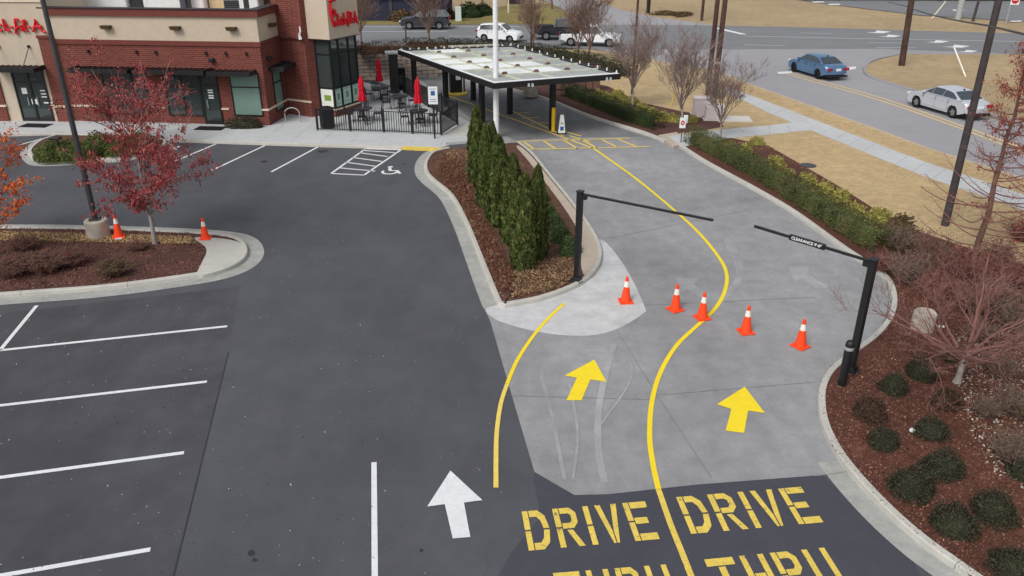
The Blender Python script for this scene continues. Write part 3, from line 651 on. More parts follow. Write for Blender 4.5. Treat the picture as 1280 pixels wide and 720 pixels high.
# left tower
tw = MB().prism([T0, T1, (T1[0]-.02, 52), (T0[0], 52)], 0, 7.4)
sp('stucco_tower', tw, 'stucco'); LT = math.hypot(T1[0]-T0[0], T1[1]-T0[1])
def st_(px, py): return sof(T0, T1, px, py)
dl, dr = st_(16, 100), st_(56, 100)
pl, plr = st_(8, 110), st_(58, 110)
sp('brick_pier', MB().prism(onwall(T0, T1, plr+.25, LT+.12, -3.5, .10), 0, 4.48), 'brick'); sp('brick_cornice', MB().prism(onwall(T0, T1, plr+.2, LT+.16, -3.4, .15), 4.48, 4.62), 'maroon_trim')
sp('brick_pier', MB().prism(onwall(T0, T1, 0, pl-.25, -.5, .10), 0, 4.48), 'brick')
for (a_, b2) in ((plr+.2, LT+.17), (0, pl-.2)): sp('sill_course', MB().prism(onwall(T0, T1, a_, b2, 0, .16), .92, 1.02), 'cream_stone')
sp('coping', MB().prism(onwall(T0, T1, -.1, LT+.06, -.2, .06), 6.25, 6.32), 'cream_stone')
d2 = door(T0, T1, dl, dr, 2.9, 2)
for (x, z, w2, h2) in ((.35, 1.6, .28, .32), (.75, 1.05, .3, .28), (1.35, 1.75, .28, .06), (1.35, 1.58, .3, .06), (1.35, 1.42, .3, .06), (1.4, 1.1, .5, .07), (.8, 2.3, .5, .14)):
    sp('notice', MB().prism(onwall(T0, T1, dl+x, dl+x+w2, .02, .032), z, z+h2), 'notice_white' if z < 2.2 else 'dark_metal', d2)
awning(T0, T1, dl-.6, dr+.2, 2.98, 1.1, rods=(dl-.25, dr-.4))
# wall lights, brackets, cameras
for px_ in (135, 221, 291): s = sm_(px_, 36); sp('wall_light', MB().box(*onwall(M0, M1, s, s, 0, .16)[0], 4.98, .42, .26, .17, unit(M0, M1)[1], taper=1.25), 'bronze')
q = onwall(M1, M2, 1.5, 1.5, 0, .16)[0]; sp('wall_light', MB().box(q[0], q[1], 4.98, .26, .42, .17, 0, taper=1.25), 'bronze')
for px_ in (111, 171, 195, 257, 282, 308): s = sm_(px_, 64); sp('bracket', MB().box(*onwall(M0, M1, s, s, 0, .06)[0], 3.75, .1, .14, .16), 'cap_metal')
for a_, b2, s in ((M0, M1, sm_(265, 72)), (M1, M2, .7)): sp('security_camera', MB().box(*onwall(a_, b2, s, s, 0, .12)[0], 3.4, .26, .22, .2, bevel=.03), 'black_metal')
# recessed side window
window(M1, M2, 1.0, LS-.55, .62, 2.86); awning(M1, M2, .7, LS-.2, 2.9, .8)
# pier and glazed corner
PT = (P2[0]+.4, BK)
sp('brick_pier', MB().prism([M2, P1, P2, (P2[0]+.5, P2[1]+3.0), (M2[0]+.3, M2[1]+4)], 0, 4.3), 'brick')
sp('brick_tower', MB().prism([(M2[0]-.25, M2[1]-.1), out2(P1, M2, P1, .1), (P2[0]-.15, P2[1]-.05), (P2[0]+.35, P2[1]+3.0), (M2[0], M2[1]+4)], 4.3, 7.4), 'brick')
LP1 = math.hypot(P1[0]-M2[0], P1[1]-M2[1])
sp('sill_course', MB().prism(onwall(M2, P1, .02, LP1+.04, -.02, .05), .92, 1.02), 'cream_stone')
sp('knee_wall', MB().prism([Q0, Q1, Q2, (Q2[0]-1.4, Q2[1]+1.5), (Q0[0]+.3, Q0[1]+2.9)], 0, .5), 'brick')
L1 = math.hypot(Q1[0]-Q0[0], Q1[1]-Q0[1]); L2 = math.hypot(Q2[0]-Q1[0], Q2[1]-Q1[1])
sp('window_sill', MB().prism([out2(Q0, Q0, Q1, .06), (Q1[0]+.05, Q1[1]-.08), (Q2[0]+.08, Q2[1]), (Q2[0]-1.4, Q2[1]+1.5), (Q0[0]+.3, Q0[1]+2.9)], .5, .58), 'cream_stone')
def curtain(a, b_, L, splits, z0=.58, z1=4.3):
    fr = MB(); zs = [z0, z0+.06, 1.66, 1.72, 3.0, 3.06, z1-.5, z1-.44, z1]
    for s in splits: fr.prism(onwall(a, b_, max(0, s-.05), min(L, s+.05), -.12, .03), z0, z1)
    for z in (z0, 1.66, 3.45, z1-.07): fr.prism(onwall(a, b_, 0, L, -.1, .018), z, z+.06)
    o = sp('window', fr, 'black_metal')
    for s0, s1 in zip(splits, splits[1:]):
        for (y0, y1) in ((z0+.06, 1.66), (1.72, 3.45), (3.51, z1-.07)):
            sp('pane', MB().prism(onwall(a, b_, s0+.05, s1-.05, -.08, -.02), y0, y1), 'shop_glass', o)
        sp('poster', MB().prism(onwall(a, b_, s0+.09, s1-.09, -.018, -.008), z0+.1, 1.62), 'poster_white' if a is Q0 else 'poster', o)
        if a is Q0: sp('poster_picture', MB().prism(onwall(a, b_, s0+.3, s1-.22, -.006, .0), z0+.42, z0+.72), 'poster_green', o)
        else:
            mid = (s0+s1)/2; sp('poster_picture', MB().prism(onwall(a, b_, mid-.1, mid+.12, -.006, .0), z0+.45, z0+.8), 'window_film', o)
            for zz in (.25, .95): sp('poster_print', MB().prism(onwall(a, b_, s0+.16, s1-.16, -.006, -.002), z0+zz, z0+zz+.03), 'window_film', o)
curtain(Q0, Q1, L1, [0.03, L1-.02]); curtain(Q1, Q2, L2, [0.02, L2*.3, L2*.68, L2-.04])
# cream disc ornaments seen inside the glazing
q = onwall(Q0, Q1, L1*.45, 0, 0, -.35)[0]
sp('lamp_disc', MB().prism([(onwall(Q1, Q2, L2*.5, 0, 0, -.0)[0][0]-.4, onwall(Q1, Q2, L2*.5, 0, 0, 0)[0][1]+.1), (onwall(Q1, Q2, L2*.5, 0, 0, 0)[0][0]-.35, onwall(Q1, Q2, L2*.5, 0, 0, 0)[0][1]+.15), (onwall(Q1, Q2, L2*.5, 0, 0, 0)[0][0]-.45, onwall(Q1, Q2, L2*.5, 0, 0, 0)[0][1]+.2)], 2.3, 2.4), 'cream_stone')
S0, S1, S2 = out2(Q0, Q0, Q1, .22), (Q1[0]+.1, Q1[1]-.32), (Q2[0]+.24, Q2[1]-.1)
S0 = (S0[0]-.15, S0[1])
sp('stucco_tower', MB().prism([S0, S1, S2, (Q2[0]-1.4, Q2[1]+1.6), (Q0[0]+.3, Q0[1]+2.95)], 4.3, 7.4), 'stucco')
sp('soffit_trim', MB().prism([out2(S0, S0, S1, .02), (S1[0]+.02, S1[1]-.03), (S2[0]+.03, S2[1]), (Q2[0]-1.4, Q2[1]+1.5), (Q0[0]+.3, Q0[1]+2.9)], 4.27, 4.3), 'cap_metal')
# script lettering, drawn as strokes
def arc(cx_, cy_, rx, ry, a0, a1, n=7): return [(cx_+rx*math.cos(R(a0+(a1-a0)*k/n)), cy_+ry*math.sin(R(a0+(a1-a0)*k/n))) for k in range(n+1)]
SCR = [arc(.62, .62, .55, .62, 50, 320, 12)+[(1.25, .25)], [(.35, 1.2), (.3, 1.45), (.5, 1.3), (.6, 1.6), (.75, 1.3), (.98, 1.5), (.92, 1.2)], [(.62, .95), (.66, .95)],   # C with comb and eye
       [(1.35, 1.15), (1.35, .02)], [(1.35, .45), (1.5, .62), (1.65, .5), (1.67, .02), (1.8, .05)], [(1.95, .6), (1.95, .05), (2.1, .05)], [(1.95, .82), (1.97, .86)],
       arc(2.4, .33, .2, .3, 50, 310), [(2.78, 1.15), (2.78, .02)], [(3.05, .62), (2.8, .32), (3.1, .0)], [(3.2, .38), (3.42, .38)],
       arc(3.86, .95, .14, .22, 20, 180)+[(3.7, .2), (3.62, -.28), (3.5, -.2), (3.6, .1), (3.95, .45)], [(4.15, .6), (4.15, .05), (4.28, .05)], [(4.15, .82), (4.17, .86)],
       [(4.32, .2), (4.5, .8), (4.5, 1.1), (4.4, 1.1), (4.4, .1), (4.55, .02)], [(4.65, .38), (4.85, .38)], [(4.95, 0.0), (5.12, .1), (5.4, 1.1), (5.55, .5), (5.75, .0), (6.0, -.08)], [(5.1, .42), (5.65, .45), (5.8, .5)]]
def script_sign(a, b_, s0, z0, height, wid, name='sign_letters', d=.1):
    k = height/1.2; kx = wid/6.0
    for st in SCR:
        mb = MB(); pts = []
        for (x, y) in st:
            q = onwall(a, b_, s0+x*kx, 0, 0, d)[0]; pts.append((q[0], q[1], z0+y*k))
        mb.tube(pts, max(.055, height*.10), 6); sp('sign_letter', mb, 'sign_red')
script_sign(T0, T1, st_(57, 34)-3.9, ZAT(38.5, 42.9), .62, 3.9)
LSS = math.hypot(S2[0]-S1[0], S2[1]-S1[1]); script_sign(S1, S2, .25, 4.95, .62, LSS-.35, d=.06)
# big initial on the corner tower runs up the wall
q0 = onwall(S1, S2, .35, 0, 0, .07)[0]
mb = MB(); pts = [(x, y) for x, y in arc(.35, .95, .3, .75, 60, 290, 12)]
mb.tube([(onwall(S1, S2, .15+x*.9, 0, 0, .07)[0][0], onwall(S1, S2, .15+x*.9, 0, 0, .07)[0][1], 4.95+y*.85) for x, y in pts], .075, 6); sp('sign_letter', mb, 'sign_red')
mb = MB(); mb.tube([(onwall(S1, S2, .1+x, 0, 0, .07)[0][0], onwall(S1, S2, .1+x, 0, 0, .07)[0][1], 6.2+y) for x, y in ((.1, .0), (.2, .22), (.32, .02), (.45, .25), (.55, 0))], .08, 6); sp('sign_letter', mb, 'sign_red')
# white hand-shaped lamp on the pier
q = onwall(M2, P1, LP1*.96, 0, 0, .2)[0]; sp('wall_lamp', MB().tube([(q[0], q[1], 4.3), (q[0]-.03, q[1], 4.55), (q[0]+.05, q[1]-.05, 4.72), (q[0]+.02, q[1], 4.95)], [.1, .06, .05, .03], 6), 'white_metal')
# rooftop machines standing on the roof
def roofunit(name, label, x0, x1, y0, dep, z1, mat, louvers, grp=None):
    t = thing(name, label, 'roof unit', ((x0+x1)/2, y0, 5.0), 0, grp); mb = MB(); mb.box(0, dep/2, 0.08, x1-x0, dep, z1-5.1, bevel=.04); mb.box(0, dep/2, 0, x1-x0-.2, dep-.2, .1); obj('housing', mb, mat, t)
    for (l0, l1, b0, b1) in louvers:
        h = MB(); n_ = max(3, int((b1-b0)/.09))
        h.box(l0+(l1-l0)/2, -.01, b0, l1-l0, .03, b1-b0)
        o = obj('louver_panel', h, 'black_metal', t)
        for k in range(n_): s_ = obj('slat', MB().box((l0+l1)/2, -.035, b0+(k+.3)*(b1-b0)/n_, (l1-l0)-.06, .02, .03), 'dark_metal', o)
    for k in range(3): obj('access_panel', MB().box(-(x1-x0)/2+(x1-x0)*(k+.5)/3, -.004, .2, (x1-x0)/3-.12, .02, z1-5.6), mat, t)
    return t
def rx(px, Y): return XAT(px, 5, Y)
Yr = 47.5
roofunit('roof_unit', 'large pale grey roof unit nearest the left tower', rx(103, Yr), rx(158, Yr), Yr, 2.2, 7.3, 'unit_white', [])
roofunit('roof_unit', 'pale roof unit with a black louvred end, middle of the roof', rx(161, Yr), rx(224, Yr), Yr+.3, 2.2, 7.3, 'unit_white', [(-1.45, -.72, .3, 2.1)])
roofunit('roof_unit', 'small pinkish-white roof unit beside a dark duct', rx(236, Yr), rx(255, Yr), Yr, 1.6, 7.2, 'box_pink', [(-.05, .4, .95, 1.2)])
roofunit('roof_unit', 'tan roof unit between white units', rx(257, Yr), rx(283, Yr), Yr+.5, 1.6, 7.2, 'unit_tan', [])
roofunit('roof_unit', 'white roof unit with two black louvre panels near the brick tower', rx(284, Yr), rx(327, Yr), Yr-.6, 1.6, 7.2, 'unit_white', [(-.95, -.1, .2, .95), (.15, .45, .2, 1.0)])
tag(obj('roof_duct', MB().prism([(rx(225, 47), 47), (rx(235, 47), 47), (rx(235, 47), 49), (rx(225, 47), 49)], 5.0, 7.2).box(rx(230, 47), 46.9, 5.3, .3, .2, .9), 'dark_metal'), 'dark metal duct rising from the roof between two pale units', 'duct')
tag(obj('roof_screen', MB().prism([(rx(328, 48), 48), (rx(352, 48), 47.6), (rx(352, 48), 48.4), (rx(328, 48), 48.6)], 5.0, 7.3), 'bronze'), 'brown screen wall on the roof beside the brick tower', 'screen')

# ================================================================== PATIO
FH = 1.15
def fence(pts, label):
    base_ = pts[0]; t = thing('metal_fence', label, 'fence', (base_[0], base_[1], .14))
    pk = mesh('picket', MB().box(0, 0, .06, .03, .03, FH-.1), 'black_metal'); pm = mesh('post', MB().box(0, 0, 0, .075, .075, FH+.06, bevel=.008), 'black_metal')
    for a, b_ in zip(pts, pts[1:]):
        dx, dy = b_[0]-a[0], b_[1]-a[1]; L = math.hypot(dx, dy); rz = math.atan2(dy, dx)
        for z in (.08, FH-.08):
            mb = MB(); mb.box((a[0]+b_[0])/2-base_[0], (a[1]+b_[1])/2-base_[1], z, L, .03, .035, rz); obj('rail', mb, 'black_metal', t)
        n = int(L/.125); posts = max(1, round(L/2.0))
        for k in range(n):
            s = (k+.5)/n; o = link('picket', pk, t); o.location = (a[0]+dx*s-base_[0], a[1]+dy*s-base_[1], 0); o.rotation_euler.z = rz
        for k in range(posts+1):
            s = k/posts; o = link('post', pm, t); o.location = (a[0]+dx*s-base_[0], a[1]+dy*s-base_[1], 0); o.rotation_euler.z = rz
    return t
fence([G(397, 163, .14), G(480, 165.5, .14), G(552, 169, .14), G(572, 156, .14)], 'black metal picket fence along the front of the patio')
fence([G(571, 154, .14), G(505, 117, .14)], 'black metal picket fence between the patio and the canopy lane')
# bin
t = thing('litter_bin', 'black slatted litter bin at the left end of the patio fence', 'bin', (*G(410, 159.5, .14), .14)); 
mb = MB(); mb.lathe([(.3, 0), (.32, .05), (.32, .95), (.3, 1.0)], 16); obj('drum', mb, 'dark_interior', t)
sl_ = mesh('slat', MB().box(.34, 0, .05, .02, .07, .92), 'black_metal')
for k in range(22): o = link('slat', sl_, t); o.rotation_euler.z = 2*math.pi*k/22
obj('lid', MB().lathe([(.36, .98), (.37, 1.03), (.24, 1.1), (.14, 1.12)], 16), 'black_metal', t)
# chairs and tables
def chair_proto():
    t = thing('patio_chair', 'x', 'chair'); m_ = 'black_metal'
    obj('seat', MB().box(0, 0, .43, .44, .44, .035, bevel=.01), m_, t)
    bk = MB(); bk.tube([(-.21, -.2, .45), (-.22, -.25, .85), (-.12, -.27, .92), (.12, -.27, .92), (.22, -.25, .85), (.21, -.2, .45)], .016, 5)
    for k in range(5): bk.tube([(-.14+.07*k, -.2, .46), (-.14+.07*k, -.265, .9)], .02, 4)
    obj('backrest', bk, m_, t)
    for sx_ in (-1, 1):
        for sy_ in (-1, 1): obj('leg', MB().tube([(sx_*.2, sy_*.2, .44), (sx_*.24, sy_*.24, 0)], .015, 5), m_, t)
        obj('armrest', MB().tube([(sx_*.22, -.24, .66), (sx_*.24, .12, .67), (sx_*.22, .2, .44)], .016, 5), m_, t)
    return t
CH = chair_proto(); chair_used = [False]
def table_set(px_, py_, n, a0, umb, lab, labs):
    x, y = G(px_, py_, .14)
    t = thing('patio_table', lab, 'table', (x, y, .14), 0, 'patio tables')
    top = MB(); top.lathe([(.5, .70), (.52, .71), (.52, .73), (.5, .74)], 20); obj('tabletop', top, 'cap_metal', t)
    obj('pedestal', MB().lathe([(.05, .03), (.04, .1), (.04, .68), (.09, .70)], 8), 'black_metal', t)
    for k in range(4): a = k*math.pi/2+.4; obj('foot', MB().tube([(0, 0, .1), (math.cos(a)*.2, math.sin(a)*.2, .08), (math.cos(a)*.34, math.sin(a)*.34, .02)], .025, 5), 'black_metal', t)
    for k in range(n):
        a = a0+2*math.pi*k/n; cx_, cy_ = x+math.cos(a)*.75, y+math.sin(a)*.75
        if not chair_used[0]: CH.location = (cx_, cy_, .14); CH.rotation_euler.z = a+math.pi/2; CH['label'] = labs[k]; CH['group'] = 'patio chairs'; chair_used[0] = True
        else: dup(CH, (cx_, cy_, .14), a+math.pi/2, labs[k], None, 'patio chairs')
    if umb:
        u = thing('closed_parasol', umb, 'parasol', (x, y, .14), 0, 'closed red parasols')
        obj('pole', MB().tube([(0, 0, .05), (0, 0, 2.42)], .022, 8), 'grey_metal', u)
        cv = MB(); prof = [(.03, 2.4), (.07, 2.32), (.12, 2.1), (.135, 1.9), (.12, 1.75), (.15, 1.45), (.2, 1.2), (.17, 1.12), (.05, 1.12)]; n_ = 24; vs = []
        for (r, h) in prof:
            for k in range(n_): rr = r*(1+(.22 if r > .06 else 0)*math.cos(k*2*math.pi*6/n_)); vs.append((rr*math.cos(2*math.pi*k/n_), rr*math.sin(2*math.pi*k/n_), h))
        cv.add(vs, [(i*n_+k, i*n_+(k+1) % n_, (i+1)*n_+(k+1) % n_, (i+1)*n_+k) for i in range(len(prof)-1) for k in range(n_)][::1]); obj('canopy', cv, 'red_canvas', u, 60)
        obj('tie_strap', MB().lathe([(.145, 1.72), (.15, 1.74), (.15, 1.78), (.145, 1.8)], 14), 'red_canvas', u)
        obj('finial', MB().lathe([(.03, 2.4), (.035, 2.44), (.01, 2.5)], 8), 'signal_red', u)
def CL(where): return [f'black metal patio chair on the {s} of {where}' for s in ('right side', 'far side', 'left side', 'near side')]
table_set(455, 152, 4, .1, 'closed red parasol nearest the glazed corner of the restaurant', 'round black table under the parasol nearest the glazed corner', CL('the table nearest the glazed corner'))
table_set(476, 125, 4, .5, 'closed red parasol standing farthest back on the patio, before the stone wall', 'round black table under the farthest-back parasol', CL('the table farthest back on the patio'))
table_set(500, 136, 4, .3, None, 'round black patio table without a parasol', CL('the table without a parasol'))
table_set(524, 155, 4, .2, 'closed red parasol beside the blue and white parking sign', 'round black table under the parasol beside the parking sign', CL('the table beside the parking sign'))
# bike rack
x, y = G(366, 153, .14); tag(obj('bike_rack', MB().tube([(x-.38, y, .1)]+[(x+.38*math.cos(R(180-k*18)), y+.1*k/10, .62+.3*math.sin(R(180-k*18))) for k in range(11)]+[(x+.38, y+.1, .1)], .03, 8), 'grey_metal', sm=60), 'grey metal hoop bike rack on the pavement beside the brick wall', 'bike rack')
# accessible parking sign
x, y = G(543.5, 173, .14); t = thing('parking_sign', 'white and blue accessible parking sign on a black post by the patio fence', 'sign', (x, y, .14))
obj('post', MB().box(0, 0, 0, .08, .08, 1.9, bevel=.01), 'black_metal', t)
pl_ = obj('sign_plate', MB().box(0, -.06, 1.72, .46, .015, .86, bevel=.004), 'notice_white', t); mb = MB().box(0, -.072, 2.15, .2, .006, .22); obj('blue_symbol', mb, 'sign_blue', t)
for z in (1.85, 1.95, 2.45): obj('print_line', MB().box(0, -.0715, z, .3, .004, .025), 'sign_blue', t)

# ================================================================== CANOPY
CA, CB, CC, CDp = (G(p[0], p[1], 3.1) for p in ((497, 62), (617, 104), (776, 92), (640, 56.5)))
t = thing('drive_through_canopy', 'black steel canopy with a pale panelled roof over the two service lanes', 'canopy', (*lerp2(CB, CC, .5), 0))
def cp_(name, mb, mat, par=None): return obj(name, mb, mat, par or t, world=True)
def cpt(u, v): return lerp2(lerp2(CA, CB, u), lerp2(CDp, CC, u), v)   # u along, v across
fas = [(cpt(0, 0), cpt(1, 0)), (cpt(1, 0), cpt(1, 1)), (cpt(1, 1), cpt(0, 1)), (cpt(0, 1), cpt(0, 0))]
for a, b_ in fas: cp_('fascia_beam', MB().slab(a, b_, 2.82, 3.1, .12), 'black_metal')
NU, NV = 6, 4
for i in range(NU):
    for j in range(NV):
        g = .012; q = [cpt(i/NU+g/3, j/NV+g), cpt((i+1)/NU-g/3, j/NV+g), cpt((i+1)/NU-g/3, (j+1)/NV-g), cpt(i/NU+g/3, (j+1)/NV-g)]
        wh = (j in (0, 1) and i not in (NU-1,)) or (j == 2 and i in (2, 3, 4)) or (j == 1 and i == 4)
        cp_('roof_panel', MB().prism(q, 2.98, 3.03), 'deck_white' if wh and (i*3+j*5) % 4 else 'deck_grey')
for i in range(NU+1):
    u = i/NU
    if 0 < i < NU: cp_('cross_rail', MB().prism([cpt(u-.006, .02), cpt(u+.006, .02), cpt(u+.006, .98), cpt(u-.006, .98)], 3.03, 3.1), 'algae')
for j in range(1, NV):
    v = j/NV; cp_('seam_rail', MB().prism([cpt(.01, v-.012), cpt(.99, v-.012), cpt(.99, v+.012), cpt(.01, v+.012)], 3.03, 3.075), 'algae' if j < 3 else 'deck_grey')
    for i in range(1, NU): q = cpt(i/NU-.02, v); cp_('roof_bracket', MB().box(q[0], q[1], 3.07, .28, .22, .12, .4, taper=.6), 'bark_brown')
for k in range(14):
    q = cpt(k/13*.97+.01, .985); cp_('edge_clip', MB().box(q[0], q[1], 3.1, .06, .06, .14), 'white_metal'); q = cpt(.02, k/13*.95+.02); cp_('edge_clip', MB().box(q[0], q[1], 3.1, .1, .08, .1), 'algae')
cp_('light_edge', MB().prism([cpt(.0, .004), cpt(1, .004), cpt(1, .03), cpt(0, .03)], 3.1, 3.115), 'white_metal'); cp_('light_edge', MB().prism([cpt(.975, .03), cpt(.998, .03), cpt(.998, .99), cpt(.975, .99)], 3.1, 3.115), 'white_metal')
rowA = [(2.11, 41.5), (-.12, 45.1), (-2.35, 48.7)]; rowB = [(-1.62, 43.0), (-3.85, 46.6), (-6.05, 50.0)]
for x, y in rowA+rowB:
    cp_('post', MB().box(x, y, .0, .26, .26, 2.84, .55, bevel=.015), 'black_metal')
for rw in (rowA, rowB):
    a, b_ = rw[0], rw[-1]; u = unit(a, b_); cp_('long_beam', MB().slab((a[0]-u[0]*1.6, a[1]-u[1]*1.6), (b_[0]+u[0]*.6, b_[1]+u[1]*.6), 2.7, 2.9, .14), 'black_metal')
for k in range(5):
    q = cpt(.12+.19*k, .35); cp_('ceiling_light', MB().box(q[0], q[1], 2.9, .4, .4, .06), 'white_metal')
for v in (.28, .9):
    q = cpt(1.0, v); 
    for dx in (-.09, .09): cp_('flood_light', MB().box(q[0]+dx, q[1]-.1, 2.84, .12, .14, .14, taper=.7), 'grey_metal')

# order point under the canopy
t = thing('order_board', 'black menu screen with a white notice on a yellow-edged kerb under the canopy', 'menu board', (*G(572, 118), 0))
obj('base', MB().lathe([(.62, 0), (.65, .1), (.6, .14)], 18), 'yellow_letters', t); obj('cabinet', MB().box(-.1, 0, .14, .75, .4, 1.5, .3, bevel=.03), 'black_metal', t)
obj('hood', MB().box(-.1, 0, 1.64, 1.1, .7, .28, .3, taper=.6), 'dark_metal', t); obj('notice', MB().box(.08, -.26, .95, .3, .02, .4, .3), 'notice_white', t); obj('side_post', MB().box(.42, .1, .1, .1, .1, 2.3, bevel=.01), 'black_metal', t)
t = thing('lane_pillar', 'dark square pillar with a pale flat cap at the back of the patio', 'pillar', (*G(494, 118), 0))
obj('shaft', MB().box(0, 0, 0, .55, .55, 2.5, .2, bevel=.02), 'black_metal', t); obj('cap', MB().box(0, 0, 2.5, .95, .8, .12, .2, bevel=.02), 'grey_metal', t)
t = thing('menu_cabinet', 'low dark cabinet beside the capped pillar', 'cabinet', (*G(503, 115), 0)); obj('body', MB().box(0, 0, 0, .5, .4, 1.5, .2, bevel=.03), 'dark_interior', t); obj('panel', MB().box(0, -.21, .5, .3, .02, .6, .2), 'dark_metal', t)
t = thing('yellow_bollard', 'yellow steel bollard against the nearest canopy post', 'bollard', (*G(691.5, 164), 0)); obj('tube', MB().lathe([(.1, 0), (.1, 1.15), (.085, 1.22), (.04, 1.25)], 16), 'bollard_yellow', t, 50); obj('collar', MB().lathe([(.13, 0), (.13, .03), (.1, .05)], 16), 'bollard_yellow', t)
t = thing('lane_sign', 'white tapered stand-up sign on a black base near the yellow bollard', 'sign', (*G(702, 167), 0)); obj('sign_body', MB().box(0, 0, .06, .36, .3, .92, 0, taper=.5, ), 'notice_white', t); obj('base', MB().lathe([(.26, 0), (.27, .04), (.2, .07)], 16), 'tyre', t)
obj('print', MB().box(0, -.139, .2, .18, .012, .2), 'sign_blue', t); obj('print', MB().box(0, -.115, .5, .12, .012, .12), 'grey_metal', t)

# ================================================================== RETAINING WALL of stone blocks
wa, wb = G(430, 101), G(640, 92); ww = thing('stone_wall', 'grey-brown block retaining wall behind the patio', 'wall', (*wa, 0))
L = math.hypot(wb[0]-wa[0], wb[1]-wa[1]); rz = math.atan2(wb[1]-wa[1], wb[0]-wa[0]); u = unit(wa, wb)
bms = [mesh('stone_block', MB().box(0, 0, 0, .62+k*.07, .3, .22, 0, bevel=.02), 'stone_block') for k in range(3)]
obj('wall_core', MB().box(L/2*u[0]+.2*-u[1], L/2*u[1]+.2*u[0], 0, L, .25, 1.95, rz), 'stone_dark', ww)
for r in range(8):
    s = -(r % 2)*.35; k = 0
    while s < L:
        wd = (.62, .69, .76)[(r*3+k) % 3]; o = link('stone_block', bms[(r*3+k) % 3], ww); o.location = (u[0]*(s+wd/2), u[1]*(s+wd/2), r*.245); o.rotation_euler.z = rz; o.location.y += random.uniform(-.03, .03)
        s += wd+.03; k += 1
for k in range(int(L/1.2)): obj('cap_stone', MB().box(u[0]*(k*1.2+.6), u[1]*(k*1.2+.6), 1.96, 1.17, .42, .09, rz, bevel=.015), 'stone_cap', ww)

# ================================================================== VEGETATION
def ellipse_pts(n, r, h, lump=.2, seed=0, shell=.35, flat=.15):
    rg = np.random.default_rng(seed); d = rg.normal(size=(n, 3)); d /= np.linalg.norm(d, axis=1, keepdims=True); d[:, 2] = np.abs(d[:, 2])*(1)-flat*rg.random(n)
    c = rg.normal(size=(9, 3)); c[:, 2] = np.abs(c[:, 2]); c /= np.linalg.norm(c, axis=1, keepdims=True)
    k = 1-lump+lump*2*np.max(np.clip(d@c.T, 0, 1)**6, axis=1)*.8
    rad = k*(1-shell*rg.random(n)**1.7); P = d*rad[:, None]*np.array([r, r, h]); P[:, 2] = np.clip(P[:, 2], .02, None)
    return P, d
def core_mesh(mb, r, h, k=.72, n=12):
    prof = [(r*k*math.cos(a), h*k*math.sin(a)) for a in [R(x) for x in (0, 20, 40, 60, 80)]]
    mb.lathe(prof, n)
def shrub_mesh(name, r, h, n, size, mat, seed, lump=.2, shell=.35, aspect=.6, core=.7):
    P, d = ellipse_pts(n, r, h, lump, seed, shell); V_ = leaves(P, size, .1, d*.8, aspect)
    mb = MB(); 
    if core: core_mesh(mb, r, h, core)
    q = quads_mesh(name, V_, mat)
    if core:
        import bmesh
        bm = bmesh.new(); bm.from_mesh(q); cm = bpy.data.meshes.new('c'); cm.from_pydata(mb.v, [], mb.f); bm.from_mesh(cm); bm.to_mesh(q); bm.free(); bpy.data.meshes.remove(cm)
    return q
def place(name, me, loc, label, cat, group, rz=0, sc_=1, z=.1):
    o = link(name, me); o.location = (loc[0], loc[1], z); o.rotation_euler.z = rz; o.scale = (sc_,)*3 if not isinstance(sc_, tuple) else sc_
    return tag(o, label, cat, group)
def grow(seed, trunk_h, trunk_r, height, spread, n_main, levels, up=.5, tw=3, seglen=.35, first=.35, curve=.25, rad_k=.62, min_r=.006, wob=.12):
    """branching skeleton: list of (points, radii, level)"""
    rg = random.Random(seed); out = []
    def rec(p, d, length, r, lev):
        pts = [p.copy()]; rr = [r]; n = max(2, int(length/seglen)); d = d.normalized()
        for i in range(n):
            d = (d+Vector((rg.gauss(0, wob), rg.gauss(0, wob), rg.gauss(0, wob)*.6+up*.12*curve*4/ n*1.0))).normalized()
            p = p+d*(length/n); pts.append(p.copy()); rr.append(max(min_r, r*(1-.75*(i+1)/n)))
        out.append((pts, rr, lev))
        if lev < levels:
            k = rg.randint(tw-1, tw+1)
            for j in range(k):
                t_ = rg.uniform(.25, .95); i = min(int(t_*n), n-1); q = pts[i].lerp(pts[i+1], t_*n-i)
                dd = (pts[i+1]-pts[i]).normalized(); s = Vector((rg.gauss(0, 1), rg.gauss(0, 1), rg.gauss(0, .4)+up*.6)); s = (s-dd*s.dot(dd)*.6).normalized()
                rec(q, dd*.75+s*.75, length*rg.uniform(.38, .62), max(min_r, rr[i]*rad_k), lev+1)
    n = 6; pts = []; rr = []
    lean = Vector((rg.gauss(0, .02), rg.gauss(0, .02), 0))
    for i in range(n+1): pts.append(Vector((0, 0, 0))+lean*i+Vector((0, 0, trunk_h*i/n))); rr.append(trunk_r*(1-.35*i/n)*(1.35 if i == 0 else 1))
    trunk = (pts, rr)
    top = pts[-1]
    for k in range(n_main):
        a = 2*math.pi*k/n_main+rg.uniform(-.3, .3); el = rg.uniform(.35, 1.0)
        t_ = rg.uniform(first, 1); q = Vector((0, 0, 0)).lerp(top, .62+.38*t_)
        d = Vector((math.cos(a)*spread, math.sin(a)*spread, up*1.0+el*.6)); rec(q, d, (height-trunk_h)*rg.uniform(.7, 1.0), trunk_r*.5, 1)
    rec(top, Vector((0, 0, 1)), (height-trunk_h)*.95, trunk_r*.6, 1)
    return trunk, out
